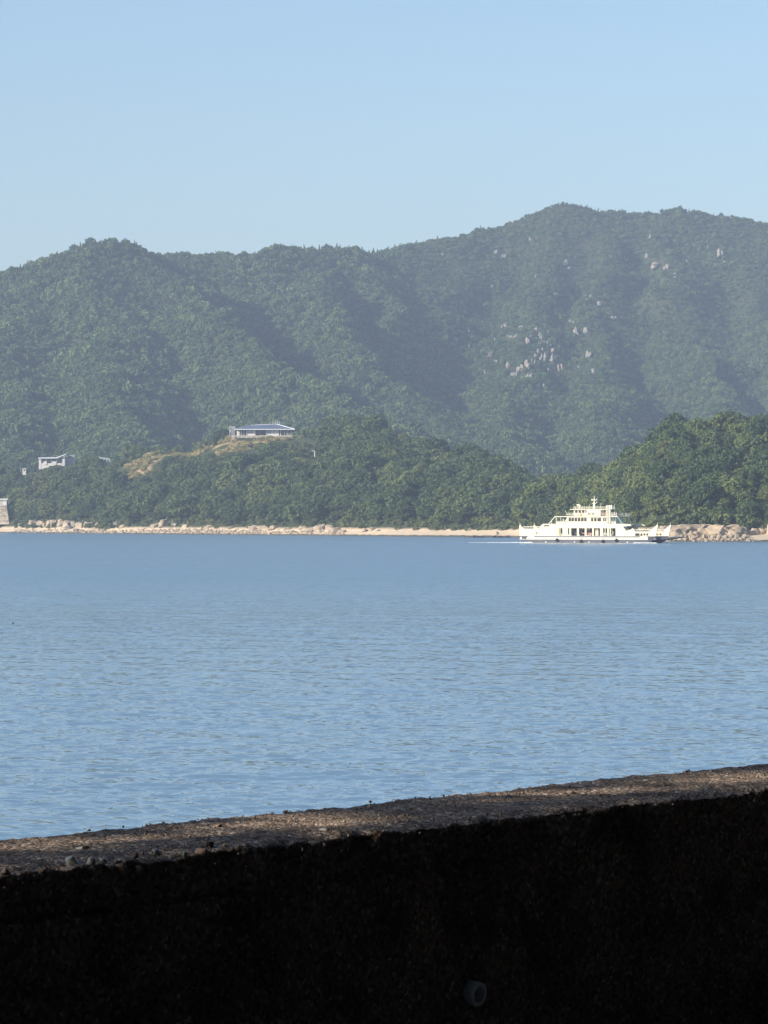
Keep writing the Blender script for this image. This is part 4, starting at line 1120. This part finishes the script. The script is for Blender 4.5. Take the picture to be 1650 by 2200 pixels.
# passenger saloon
SX0, SX1 = FX(558), FX(938)
WIN = [(575, 597), (600, 622), (627, 650), (655, 678), (683, 706), (710, 732), (770, 790), (796, 818), (824, 857), (873, 883), (886, 908)]
wh = [(FX(a), FX(b), FZ(286), FZ(254)) for a, b in WIN]
for y0, y1 in ((0.25, 0.4), (B - .4, B - .25)):
    saloon = fp(holed(MB(), SX0, SX1, 5.81, 7.93, wh, y0, y1), 'saloon_wall', sw)
    for a, b, c, d in wh:
        fp(MB().box(a + .01, b - .01, y0 + .05, y0 + .09, c + .01, d - .01), 'window', M['glass'], saloon)
fp(MB().box(SX0, SX0 + .15, .41, B - .41, 5.81, 7.93).box(SX1 - .15, SX1, .41, B - .41, 5.81, 7.93), 'saloon_end_wall', sw)
fp(MB().box(FX(456), FX(1002), -.1, B + .1, 7.94, 8.14), 'saloon_roof', sb)
for y in (0.1, B - .1):
    fp(MB().bar((FX(405), y, 5.84), (FX(460), y, 8.03), .13).bar((FX(430), y, 5.84), (FX(430), y, 6.9), .08).bar((FX(470), y, 5.84), (FX(470), y, 7.94), .1).bar((FX(510), y, 5.84), (FX(510), y, 7.94), .08), 'promenade_frame', sb)
    fp(MB().bar((FX(1050), y, 5.6), (FX(998), y, 8.03), .14).bar((FX(1024), y, 5.8), (FX(1024), y, 6.85), .08).bar((FX(985), y, 5.84), (FX(985), y, 7.94), .1).bar((FX(962), y, 5.84), (FX(962), y, 7.94), .08), 'promenade_frame', M['ship_teal'])
    for a, b in ((FX(470), FX(556)), (FX(940), FX(985))):
        mb = MB().bar((a, y, 6.62), (b, y, 6.62), .05).bar((a, y, 6.2), (b, y, 6.2), .03)
        for k in range(int((b - a) / .35) + 1): mb.box(a + k * .35, a + k * .35 + .22, y - .02, y + .02, 5.88, 6.5)
        fp(mb, 'promenade_rail', sb)
for k in range(4):
    fp(MB().box(12.2 + k * .9, 12.8 + k * .9, 3, 9, 5.82, 6.25).box(12.2 + k * .9, 12.3 + k * .9, 3, 9, 6.26, 6.7), 'bench', sb)
# bridge deck
def railing(x0, x1, y0, y1, z, h, step=1.0, name='railing'):
    mb = MB(); c = [(x0, y0), (x1, y0), (x1, y1), (x0, y1), (x0, y0)]
    for (ax, ay), (bx, by) in zip(c[:-1], c[1:]):
        L = math.hypot(bx - ax, by - ay); n = max(2, int(L / step))
        for k in range(n): mb.bar((ax + (bx - ax) * k / n, ay + (by - ay) * k / n, z), (ax + (bx - ax) * k / n, ay + (by - ay) * k / n, z + h), .045, n=4)
        for f in (.5, 1): mb.bar((ax, ay, z + h * f), (bx, by, z + h * f), .045, n=4)
    return fp(mb, name, sb)
railing(FX(556), FX(985), 0.15, B - .15, 8.15, .95)
fp(MB().bar((FX(556), .2, 9.1), (FX(545), .2, 9.9), .06).bar((FX(556), B - .2, 9.1), (FX(545), B - .2, 9.9), .06), 'flag_staff', sb)
WX0, WX1, WY0, WY1 = 16.6, 26.2, 2.5, 9.5
wins = [(WX0 + .35 + k * 1.12, WX0 + .35 + k * 1.12 + .86, 9.15, 9.95) for k in range(8)]
wheel = fp(holed(MB(), WX0, WX1, 8.15, 10.1, wins, WY0, WY0 + .12), 'wheelhouse', sw)
fp(holed(MB(), WX0, WX1, 8.15, 10.1, wins, WY1 - .12, WY1), 'far_wall', sw, wheel)
fp(MB().box(WX0, WX0 + .12, WY0 + .13, WY1 - .13, 8.15, 9.1).box(WX1 - .12, WX1, WY0 + .13, WY1 - .13, 8.15, 9.1), 'end_wall', sw, wheel)
for k in range(9):
    yy_ = WY0 + .13 + k * (WY1 - WY0 - .26) / 8
    fp(MB().box(WX0 + .01, WX0 + .11, yy_ - .06, yy_ + .06, 9.1, 10.1).box(WX1 - .11, WX1 - .01, yy_ - .06, yy_ + .06, 9.1, 10.1), 'mullion', sw, wheel)
for a, b, c, d in wins:
    fp(MB().box(a + .01, b - .01, WY0 + .04, WY0 + .07, c + .01, d - .01), 'pane', M['glass'], wheel)
fp(MB().box(15.6, 27.3, 2.0, 10.0, 10.11, 10.3), 'wheelhouse_roof', sb)
railing(16.6, 27.1, 2.2, 9.8, 10.31, .68, .7, 'roof_railing')
fp(MB().box(21.3, 25.8, .9, 2.2, 8.15, 10.0), 'engine_casing', sw, None, .05)
for c in (21.8, 23.0): fp(MB().box(c, c + .7, .85, .895, 8.5, 9.3), 'vent_grille', M['ship_slate'])
for k, c in enumerate((17.6, 18.9)):
    fp(MB().bar((c - .5, 1.3, 8.6), (c + .5, 1.3, 8.6), .33, n=10), 'life_raft', sb)
for c in (19.9, 27.4): fp(MB().torus((c, .08, 8.75), .32, .08), 'lifebuoy', M['orange'])
mx_ = FX(812, 6)
mast = fp(MB().bar((mx_, 6, 10.3), (mx_, 6, 12.2), .42, .26, n=8).bar((mx_, 6, 12.2), (mx_, 6, 14.25), .2, .07, n=8), 'mast', sb)
fp(MB().box(mx_ - .85, mx_ + .85, 5.6, 6.4, 12.95, 13.15).box(mx_ - .6, mx_ + .6, 5.7, 6.3, 12.0, 12.15), 'crosstree', sb, mast)
fp(MB().bar((mx_ - .75, 6, 13.15), (mx_ - .75, 6, 13.5), .1).bar((mx_ + .75, 6, 13.15), (mx_ + .75, 6, 13.5), .1).bar((mx_ + .5, 6, 12.1), (mx_ + .95, 6, 12.5), .07), 'mast_light', sb, mast)
rx_ = FX(680, 5)
fp(MB().bar((rx_, 5, 10.3), (rx_, 5, 11.2), .2, .15).box(rx_ - .55, rx_ + .45, 4.7, 5.3, 11.2, 11.55).box(rx_ - .9, rx_ + .2, 4.85, 5.15, 11.56, 11.72), 'radar_scanner', sb)
for c, y, t in ((862, 4, 12.1), (765, 4, 11.8), (990, 8, 11.8)):
    xx = FX(c, y); fp(MB().bar((xx, y, 10.3), (xx, y, t), .06, .03), 'antenna', sb)
for c, w in ((906, .14), (921, .2), (937, .2)):
    xx = FX(c)
    f = fp(MB().bar((xx, -.05, 5.9), (xx, -.05, 11.5), w, n=10), 'exhaust_pipe', sb)
    fp(MB().bar((xx, -.05, 11.51), (xx + .15, .2, 11.9), w * .95, n=10), 'soot_cap', M['rubber'], f)
fp(MB().box(FX(935, 3), FX(958, 3), 3, 3.8, 10.31, 11.5), 'searchlight_stand', sb)
for k in range(5):
    xx = 27.6 + k * .55
    fp(MB().bar((xx, 4, 8.15), (xx, 4, 9.3 + .2 * (k % 2)), .09), 'ventilator', sb)
# ramps
ramp_ = fp(MB().prism([(43.6, 1.15), (44.2, .95), (49.3, 1.75), (49.3, 1.98), (43.6, 1.72)], 1.6, B - 1.6), 'bow_ramp', M['ship_navy'])
fp(MB().prism([(49.32, 1.72), (50.3, 1.86), (50.3, 1.98), (49.32, 2.0)], 1.8, B - 1.8), 'ramp_flap', M['ship_slate'], ramp_)
for y in (1.3, B - 1.3): fp(MB().bar((43.9, y, 4.9), (48.6, y, 2.0), .05), 'ramp_chain', M['ship_slate'], ramp_)
fp(MB().prism([(-.35, 1.6), (-.1, 1.6), (-.1, 4.2), (-.6, 4.4)], 1.6, B - 1.6), 'stern_ramp', sb)
fp(MB().prism([(43.2, 1.2), (43.6, 1.2), (43.6, 2.1), (43.2, 2.1)], .3, B - .3), 'bow_transom', M['ship_slate'])
for c, z in ((480, .93), (690, .42), (877, .42), (993, .85)):
    t = fp(MB().torus((FX(c), -.28, z), .36, .16, n=14, m=6), 'tyre_fender', M['rubber'])
    fp(MB().bar((FX(c), -.28, z + .42), (FX(c), -.12, 1.6), .05), 'fender_chain', M['rubber'], t)
for c in (380, 630, 755, 1085): fp(MB().box(FX(c) - .14, FX(c) + .14, -.06, -.005, .15, .5), 'draught_mark', sb, hull)

def fw(x, y, z):
    return ferry.matrix_basis @ Vector((x, y, z))
ferry_m = Matrix.Translation(ferry.location) @ Matrix.Rotation(-YAW, 4, 'Z')
# vehicles on the car deck
def car(x, y, L, W, H, paint, label, van=False):
    root = empty('parked_car', ferry_m @ Vector((x, y, 2.125)), -YAW)
    h2, hb = L / 2, H * .55
    if van: prof = [(-h2, .3), (h2, .3), (h2, .9), (h2 - .5, 1.05), (h2 - 1.1, H), (-h2, H)]
    else: prof = [(-h2, .3), (h2, .3), (h2, .75), (h2 - .9, .92), (h2 - 1.6, H), (-h2 + .8, H), (-h2 + .1, .98), (-h2, .8)]
    MB().prism(prof, -W / 2, W / 2).build('body', paint, root, bevel=.06)
    if van: wp = [(-h2 + .2, H * .58), (h2 - .85, H * .58), (h2 - 1.2, H * .93), (-h2 + .2, H * .93)]
    else: wp = [(-h2 + .35, .98), (h2 - 1.05, .98), (h2 - 1.7, H - .08), (-h2 + .85, H - .08)]
    for yy_ in (-W / 2 - .012, W / 2 + .004): MB().prism(wp, yy_, yy_ + .008).build('side_window', M['glass'], root)
    for sx in (-h2 + .8, h2 - .8):
        for sy in (-W / 2 + .08, W / 2 - .08):
            w = MB().bar((sx, sy - .1, .31), (sx, sy + .1, .31), .31, n=14).build('wheel', M['rubber'], root)
            MB().bar((sx, sy - .115, .31), (sx, sy + .115, .31), .18, n=10).build('hub', M['fascia'], w)
    for sy in (-.5, .5): MB().box(h2 - .02, h2 + .03, sy - .15, sy + .15, .6, .75).build('headlight', M['fascia'], root)
    tag(root, label, 'car')
M['car_black'] = simple_mat('black car paint', (0.02, 0.02, 0.025), rough=0.2, spec=0.6)
M['car_rose'] = simple_mat('dusty red car paint', (0.42, 0.22, 0.18), rough=0.3, spec=0.5)
M['car_silver'] = simple_mat('silver car paint', (0.45, 0.45, 0.46), rough=0.3, metal=0.4)
car(17.6, 1.9, 4.2, 1.7, 1.45, M['car_black'], 'black car seen through the second wide opening of the ferry side')
car(20.4, 3.6, 4.4, 1.8, 2.0, M['car_rose'], 'dusty red van in the middle of the ferry car deck', True)
car(27.4, 3.4, 4.2, 1.7, 1.5, M['car_silver'], 'silver car under the exhaust pipes of the ferry')

# a passenger at the stern end of the promenade
def person_mat(name, shirt, legs):
    m, nt, out = new_mat(name)
    tc = node(nt, 'ShaderNodeTexCoord'); sp = node(nt, 'ShaderNodeSeparateXYZ')
    nt.links.new(tc.outputs['Object'], sp.inputs[0])
    mr = node(nt, 'ShaderNodeMapRange'); mr.inputs[1].default_value = 0; mr.inputs[2].default_value = 1.75
    nt.links.new(sp.outputs[2], mr.inputs[0])
    r = node(nt, 'ShaderNodeValToRGB'); r.color_ramp.interpolation = 'CONSTANT'
    el = r.color_ramp.elements
    for p, c in ((0.06, legs), (0.53, shirt), (0.84, (0.45, 0.28, 0.2))):
        e = el.new(p); e.color = (*c, 1)
    el[0].color = (0.02, 0.02, 0.02, 1)
    el[-1].color = (0.02, 0.015, 0.01, 1); el[-1].position = 0.95
    nt.links.new(mr.outputs[0], r.inputs[0])
    b = node(nt, 'ShaderNodeBsdfPrincipled', Roughness=0.8); nt.links.new(r.outputs[0], b.inputs[0]); nt.links.new(b.outputs[0], out.inputs[0])
    return m
def person(loc, rz, mat, label):
    J = [((0, 0, .95), .15), ((0, 0, 1.2), .14), ((0, 0, 1.4), .15), ((0, 0, 1.5), .06), ((0, -.01, 1.56), .075), ((0, -.02, 1.64), .1), ((0, -.01, 1.72), .07),
         ((.09, 0, .88), .1), ((.1, -.01, .48), .07), ((.1, .02, .1), .05), ((.1, -.12, .04), .045), ((-.09, 0, .88), .1), ((-.1, -.01, .48), .07), ((-.1, .02, .1), .05), ((-.1, -.12, .04), .045),
         ((.19, 0, 1.4), .065), ((.25, .02, 1.12), .05), ((.2, -.22, 1.02), .04), ((.18, -.3, 1.03), .035), ((-.19, 0, 1.4), .065), ((-.25, .02, 1.12), .05), ((-.2, -.22, 1.02), .04), ((-.18, -.3, 1.03), .035)]
    E = [(0, 1), (1, 2), (2, 3), (3, 4), (4, 5), (5, 6), (0, 7), (7, 8), (8, 9), (9, 10), (0, 11), (11, 12), (12, 13), (13, 14), (2, 15), (15, 16), (16, 17), (17, 18), (2, 19), (19, 20), (20, 21), (21, 22)]
    me = bpy.data.meshes.new('person'); me.from_pydata([j[0] for j in J], E, []); me.update()
    o = bpy.data.objects.new('person', me); COL.objects.link(o)
    bm = bmesh.new(); bm.from_mesh(me); lay = bm.verts.layers.skin.verify(); bm.verts.ensure_lookup_table()
    for v, j in zip(bm.verts, J): v[lay].radius = (j[1], j[1]); v[lay].use_root = v.index == 0
    bm.to_mesh(me); bm.free()
    o.modifiers.new('skin', 'SKIN'); s = o.modifiers.new('sub', 'SUBSURF'); s.levels = s.render_levels = 1
    me.materials.append(mat)
    o.location = loc; o.rotation_euler = (0, 0, rz)
    tag(o, label, 'person')
person(ferry_m @ Vector((13.9, .75, 5.82)), 0.2, person_mat('white shirt', (0.75, 0.75, 0.76), (0.10, 0.11, 0.16)), 'person in a white shirt standing at the stern rail of the ferry promenade')

# foam along the waterline and the wake
M['foam'] = simple_mat('sea foam', (0.80, 0.83, 0.85), (0.62, 0.68, 0.72), rough=0.8, scale=2)
fv, ff = [], []
def blob(c, lx, ly, h):
    n = 7; b = len(fv); ph = random.uniform(0, 6.28)
    for k in range(n):
        t = 2 * math.pi * k / n; rr_ = random.uniform(.6, 1.1)
        p = ferry_m @ Vector((c[0] + lx * rr_ * math.cos(t), c[1] + ly * rr_ * math.sin(t), 0))
        fv.append((p.x, p.y, c[2]))
    p = ferry_m @ Vector((c[0], c[1], 0)); fv.append((p.x, p.y, c[2] + h))
    for k in range(n): ff.append((b + k, b + (k + 1) % n, b + n))
for _ in range(330):
    x_ = random.uniform(3, 43.5); y_ = -.25 - random.random() ** 2 * 1.2
    blob((x_, y_, .04), random.uniform(.2, .8), random.uniform(.1, .3), random.uniform(.02, .06))
for _ in range(160):
    x_ = random.uniform(37, 44); blob((x_, -.2 - random.random() * 1.2, .05), random.uniform(.2, .7), random.uniform(.15, .4), random.uniform(.08, .3))
for _ in range(420):
    u = random.random() ** 1.5; x_ = 4 - u * 21; wv = 1.5 * math.sin(u * 9)
    if math.sin(u * 23 + 1) + random.uniform(-.9, .9) < -.2: continue
    blob((x_, -1.0 + wv + random.uniform(-1, 1) * (1 + 2 * u), .05), random.uniform(.3, 1.5), random.uniform(.15, .5), random.uniform(.04, .3) * (1.2 - u))
wk = mesh_obj('wake_foam', fv, ff, M['foam'], smooth=True)
tag(wk, 'white foam along the ferry hull and in its wake', None, None, 'stuff')
# a small dark float far out on the left
q = P(28, 1340, CAMH * FPX / 220)
fl = empty('fishing_float', (q.x, q.y, 0))
MB().bar((0, 0, -.06), (0, 0, .06), .05, .06, n=10).build('body', M['rubber'], fl); MB().bar((0, 0, .06), (0, 0, .12), .02, .01).build('tip', M['rubber'], fl)
tag(fl, 'tiny dark float alone on the open water at the left', 'float')
# ------------------------------------------------------------------ the quay, its concrete seawall and an added, unseen shed that shades the wall
WTOP = CAMH - 0.795
FL = Vector((-0.869, 8.0)); WD = Vector((0.6135, 0.7897)).normalized(); WN = Vector((WD.y, -WD.x))   # wall front line, its direction, landward normal
TH, GZ = 0.56, 5.0
def wp(s, n, z): 
    p = FL + WD * s + WN * n
    return (p.x, p.y, z)
def slab(mb, s0, s1, n0, n1, z0, z1):
    v = [wp(s0, n0, z0), wp(s1, n0, z0), wp(s1, n1, z0), wp(s0, n1, z0), wp(s0, n0, z1), wp(s1, n0, z1), wp(s1, n1, z1), wp(s0, n1, z1)]
    return mb.add(v, [(0, 1, 2, 3), (7, 6, 5, 4), (4, 5, 1, 0), (5, 6, 2, 1), (6, 7, 3, 2), (7, 4, 0, 3)])
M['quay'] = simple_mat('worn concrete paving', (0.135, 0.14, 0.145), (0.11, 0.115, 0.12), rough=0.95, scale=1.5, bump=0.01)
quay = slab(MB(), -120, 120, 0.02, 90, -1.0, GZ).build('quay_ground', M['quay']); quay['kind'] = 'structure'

def wall_mat():
    m, nt, out = new_mat('weathered exposed aggregate concrete')
    tc = node(nt, 'ShaderNodeTexCoord')
    v1 = node(nt, 'ShaderNodeTexVoronoi', Scale=95.0)
    n1 = node(nt, 'ShaderNodeTexNoise', Scale=5.0, Detail=6.0)
    n2 = node(nt, 'ShaderNodeTexNoise', Scale=160.0, Detail=3.0)
    for n in (v1, n1, n2): nt.links.new(tc.outputs['Object'], n.inputs['Vector'])
    bw = node(nt, 'ShaderNodeSeparateColor'); nt.links.new(v1.outputs['Color'], bw.inputs[0])
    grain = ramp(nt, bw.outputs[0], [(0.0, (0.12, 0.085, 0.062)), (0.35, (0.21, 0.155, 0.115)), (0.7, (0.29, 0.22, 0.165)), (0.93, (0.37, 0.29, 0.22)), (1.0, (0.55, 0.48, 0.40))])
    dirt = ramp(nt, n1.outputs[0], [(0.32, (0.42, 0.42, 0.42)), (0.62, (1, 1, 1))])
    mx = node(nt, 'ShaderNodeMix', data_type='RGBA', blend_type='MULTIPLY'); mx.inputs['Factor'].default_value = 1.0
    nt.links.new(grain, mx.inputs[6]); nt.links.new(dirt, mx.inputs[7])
    b = node(nt, 'ShaderNodeBsdfPrincipled', Roughness=0.9); b.inputs['Specular IOR Level'].default_value = 0.2
    nt.links.new(mx.outputs[2], b.inputs['Base Color'])
    bp = node(nt, 'ShaderNodeBump', Strength=1.0, Distance=0.004)
    ad = node(nt, 'ShaderNodeMath', operation='SUBTRACT'); nt.links.new(n2.outputs[0], ad.inputs[0]); nt.links.new(v1.outputs['Distance'], ad.inputs[1])
    nt.links.new(ad.outputs[0], bp.inputs['Height']); nt.links.new(bp.outputs[0], b.inputs['Normal'])
    nt.links.new(b.outputs[0], out.inputs[0])
    return m
M['seawall'] = wall_mat()
wall = empty('seawall', wp(0, 0, GZ))
wo_ = Vector(wp(0, 0, GZ))
# fine mesh where the camera looks: cross-section points (n, z) from the foot of the face over the worn top to the seaward edge
S0, S1 = -1.0, 5.2
ss = np.arange(S0, S1 + .001, 0.0068)
prof = [(0.0, z) for z in np.arange(GZ, WTOP - 0.02, 0.0085)]
prof += [(-0.012 + 0.02 * math.cos(t) - .008, WTOP - 0.02 + 0.02 * math.sin(t)) for t in (0.4, 0.8, 1.2)]
prof += [(-n, WTOP) for n in np.arange(0.025, TH - .02, 0.0085)]
prof += [(-TH + .006, WTOP - .004), (-TH, WTOP - .015), (-TH, WTOP - .05), (-TH, WTOP - .3), (-TH, 3.0), (-TH, -2.0)]
prof = np.array(prof)
nrm = np.zeros_like(prof); dpr = np.gradient(prof, axis=0); nrm[:, 0], nrm[:, 1] = dpr[:, 1], -dpr[:, 0]; nrm /= np.linalg.norm(nrm, axis=1)[:, None]
Sg, Ng = np.meshgrid(ss, prof[:, 0], indexing='ij'); _, Zg = np.meshgrid(ss, prof[:, 1], indexing='ij')
s_, n_, z_ = Sg.ravel(), Ng.ravel(), Zg.ravel()
arc = np.tile(np.concatenate([[0], np.cumsum(np.hypot(*np.diff(prof, axis=0).T))]), len(ss))
dsp = 0.003 * fbm(s_ * 3, arc * 3, None, 3, 201) + 0.0030 * fbm(s_ * 22, arc * 22, None, 3, 205, 0.6) + 0.0022 * vnoise(s_ * 85, arc * 85, None, 209)
edge_w = np.exp(-((n_ + 0.01) / 0.06) ** 2) * (z_ > WTOP - .12)
dsp += edge_w * (0.011 * fbm(s_ * 9, arc * 14, None, 3, 211) - 0.012)
back_w = np.exp(-((n_ + TH) / 0.04) ** 2) * (z_ > WTOP - .05)
dsp += back_w * (0.004 * fbm(s_ * 14, arc * 9, None, 3, 215))
nn = np.tile(nrm, (len(ss), 1))
n2_, z2_ = n_ + dsp * nn[:, 0], z_ + dsp * nn[:, 1]
VX = FL.x + WD.x * s_ + WN.x * n2_ - wo_.x; VY = FL.y + WD.y * s_ + WN.y * n2_ - wo_.y; VZ = z2_ - wo_.z
m_ = len(prof)
ii = np.arange(m_ * (len(ss) - 1)).reshape(len(ss) - 1, m_)[:, :-1].ravel()
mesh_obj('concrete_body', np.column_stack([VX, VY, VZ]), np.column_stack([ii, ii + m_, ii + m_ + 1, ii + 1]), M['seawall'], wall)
def wbox(name, s0, s1):
    o = slab(MB(), s0, s1, -TH, 0, -2, WTOP).build(name, M['seawall']); o.parent = wall
    o.matrix_parent_inverse = Matrix.Translation(-wo_); return o
wbox('concrete_body', -110, S0); wbox('concrete_body', S1, 110)

# loose grit and pebbles set in the concrete
bm = bmesh.new(); bmesh.ops.create_icosphere(bm, subdivisions=1, radius=1.0)
IV = np.array([v.co[:] for v in bm.verts]); IF = np.array([[v.index for v in f.verts] for f in bm.faces]); bm.free()
r = np.random.default_rng(77)
gv, gf = [], []
NG = 2600
for i in range(NG):
    s = r.uniform(-.6, 4.6); top = r.random() < 0.72
    sz = 0.0015 + 0.0038 * r.random() ** 4
    if top: n0, z0 = -r.uniform(0.0, TH), WTOP - .0005
    else: n0, z0 = .002, WTOP - r.random() ** 1.6 * .75
    q = np.array(wp(s, n0, z0)) - np.array(wo_)
    gv.append(IV * sz * r.uniform(.6, 1.3, 3) * (1 + .25 * r.normal(size=(12, 1))) + q + (0, 0, .008 * float(vnoise(np.array([s * 3]), np.array([n0 * 3]), None, 201)[0])))
    gf.append(IF + i * 12)
M['grit'] = simple_mat('quartz grit', (0.34, 0.27, 0.21), (0.12, 0.09, 0.07), rough=0.8, scale=40, coords='Object')
g_ = mesh_obj('grit', np.vstack(gv), np.vstack(gf), M['grit'], wall); g_['kind'] = 'stuff'

def on_wall(px, py):
    """where a sight line meets the top or the face of the wall"""
    dx, dz = (px - 825) / FPX, -(py - HOR) / FPX
    t = (WTOP - CAMH) / dz
    n = Vector((dx * t, t)) - FL
    if n.dot(WN) <= 0: return Vector((dx * t, t, WTOP)), True
    t = (FL.dot(WN)) / (dx * WN.x + WN.y)
    return Vector((dx * t, t, CAMH + dz * t)), False
M['flint'] = simple_mat('pale flint', (0.40, 0.40, 0.34), (0.28, 0.28, 0.24), rough=0.6, scale=30)
M['brown_stone'] = simple_mat('brown stone', (0.22, 0.16, 0.12), (0.14, 0.10, 0.08), rough=0.8, scale=30)
for i, (px, py, w, h, mt) in enumerate([(155, 1850, 30, 19, 'flint'), (195, 1851, 20, 13, 'flint'), (222, 1850, 20, 9, 'flint'), (12, 1872, 20, 11, 'brown_stone'), (335, 1832, 18, 11, 'flint'), (292, 1838, 14, 11, 'brown_stone'), (448, 1815, 18, 15, 'brown_stone'), (698, 1786, 24, 9, 'flint'), (470, 1776, 18, 8, 'brown_stone'), (178, 1824, 22, 7, 'flint'), (432, 1831, 26, 12, 'brown_stone'), (397, 1838, 12, 12, 'flint'), (265, 1868, 20, 20, 'brown_stone'), (298, 1870, 16, 16, 'brown_stone'), (365, 1930, 26, 18, 'brown_stone'), (218, 1915, 16, 22, 'brown_stone'), (1388, 1680, 14, 8, 'flint'), (1226, 1703, 18, 7, 'brown_stone'), (1330, 1803, 12, 8, 'brown_stone'), (1362, 1882, 16, 10, 'brown_stone'), (1152, 1965, 10, 8, 'flint'), (430, 2036, 12, 8, 'brown_stone')]):
    q, top = on_wall(px, py)
    o = bpy.data.objects.new('stone', rock_mesh('stone', 900 + i, M[mt], 1, 0.12, 4)); COL.objects.link(o); o.parent = wall
    sc_ = q.y / FPX
    o.scale = (w * sc_, w * sc_ * .8, h * sc_ * 1.1)
    o.location = q - wo_ + Vector((0, 0, -h * sc_ * .5))
    o.rotation_euler = (r.uniform(-.3, .3), r.uniform(-.3, .3), r.uniform(0, 3))
# weep pipe in the face
q, top = on_wall(1011, 2132)
M['pvc'] = simple_mat('grey plastic pipe', (0.82, 0.83, 0.83), (0.76, 0.77, 0.77), rough=0.5, scale=20)
pv_, pf_ = [], []
ax = (Vector((WN.x, WN.y, -0.12))).normalized(); u_ = Vector((WD.x, WD.y, 0)); w_ = ax.cross(u_).normalized(); u_ = w_.cross(ax)
R0, R1 = 0.033, 0.022
ringsp = [(R0, -.06), (R0, .028), (R0 - .002, .031), (R1 + .002, .031), (R1, .028), (R1, -.06)]
for (rr_, h) in ringsp:
    for k in range(28):
        t = 2 * math.pi * k / 28
        pv_.append(q - wo_ + ax * h + (u_ * math.cos(t) + w_ * math.sin(t)) * rr_)
for a in range(len(ringsp) - 1):
    for k in range(28): pf_.append((a * 28 + k, a * 28 + (k + 1) % 28, (a + 1) * 28 + (k + 1) % 28, (a + 1) * 28 + k))
mesh_obj('drain_pipe', pv_, pf_, M['pvc'], wall, smooth=False)
tag(wall, 'dark concrete seawall with rough gravelly top across the foreground', 'wall')

# shed added out of view to keep the wall's landward face dark
M['shed_wood'] = simple_mat('shade shed boards', (0.135, 0.14, 0.145), (0.11, 0.115, 0.12), rough=0.85, scale=3, bump=0.01)
shed = empty('shade_shed', wp(0, 4.5, GZ))
so_ = Vector(wp(0, 4.5, GZ))
def shade_part(name, *boxes):
    mb = MB()
    for b in boxes: slab(mb, *b)
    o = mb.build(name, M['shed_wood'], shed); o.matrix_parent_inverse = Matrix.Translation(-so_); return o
ZR = GZ + 4.1
shade_part('back_wall', (-14, 14, 9.0, 9.2, GZ, ZR))
shade_part('end_wall', (-14.2, -14.0, 0.06, 9.2, GZ, ZR)); shade_part('end_wall', (14.0, 14.2, 0.06, 9.2, GZ, ZR))
shade_part('roof', (-14.4, 14.4, -0.05, 9.4, ZR + .01, ZR + .2))
shade_part('front_wall', (-14.0, -3.2, 0.06, 0.16, GZ, ZR)); shade_part('front_wall', (9.0, 14.0, 0.06, 0.16, GZ, ZR))
shade_part('lintel', (-3.19, 8.99, 0.05, 0.2, ZR - .35, ZR))
tag(shed, 'unseen grey shed added round the viewpoint to darken the wall face', 'shed')

# a tree leaning over the wall beside the added shed: it dapples the top of the wall
crown_big = clump_crown('crown_big', 2.6, 1.5, 24, 26, 0.15, 0.6, M['leaf_near'], 950)
wall_mid = Vector((0.1, 9.6, WTOP))
for k, (t, off, sz) in enumerate(((10.0, -1.3, 0.7), (15.5, 0.5, 0.75))):
    c = wall_mid + SUN / math.cos(SUN_EL) * t + Vector((WD.x, WD.y, 0)) * off
    foot = Vector(wp(-16.0 - 4 * k, 1.2, GZ))
    root = empty('shade_tree', foot)
    mb = MB(); p0 = Vector((0, 0, -.2)); p2 = c - foot - Vector((0, 0, .8)); p1 = p2 * .45 + Vector((0, 0, 1.2))
    mb.bar(p0, p1, .22, .16, n=8).bar(p1, p2, .16, .08, n=8)
    for j in range(5):
        az = j * 1.3; mb.bar(p1.lerp(p2, .5 + .1 * j), p2 + Vector((math.cos(az) * 1.6, math.sin(az) * 1.6, random.uniform(-.2, .8))), .05, .02, n=5)
    mb.build('trunk', M['bark'], root)
    cr = bpy.data.objects.new('crown', crown_big); COL.objects.link(cr); cr.parent = root
    cr.location = c - foot - Vector((0, 0, 1.2)); cr.scale = (sz, sz, sz)
    tag(root, ('nearer', 'farther')[k] + ' of the two trees leaning over the seawall beside the viewpoint', 'tree')
# ------------------------------------------------------------------ the hazy air
mh, nth, outh = new_mat('haze')
pv = node(nth, 'ShaderNodeVolumePrincipled')
pv.inputs['Color'].default_value = (0.575, 0.728, 1.0, 1)
pv.inputs['Density'].default_value = 1.25e-4
pv.inputs['Anisotropy'].default_value = 0.0
nth.links.new(pv.outputs[0], outh.inputs['Volume'])
haze = MB().box(-16000, 16000, -4000, 21000, -4.0, 395.0).build('haze', mh)
tag(haze, 'pale blue haze over the sea and hills', None, None, 'stuff')
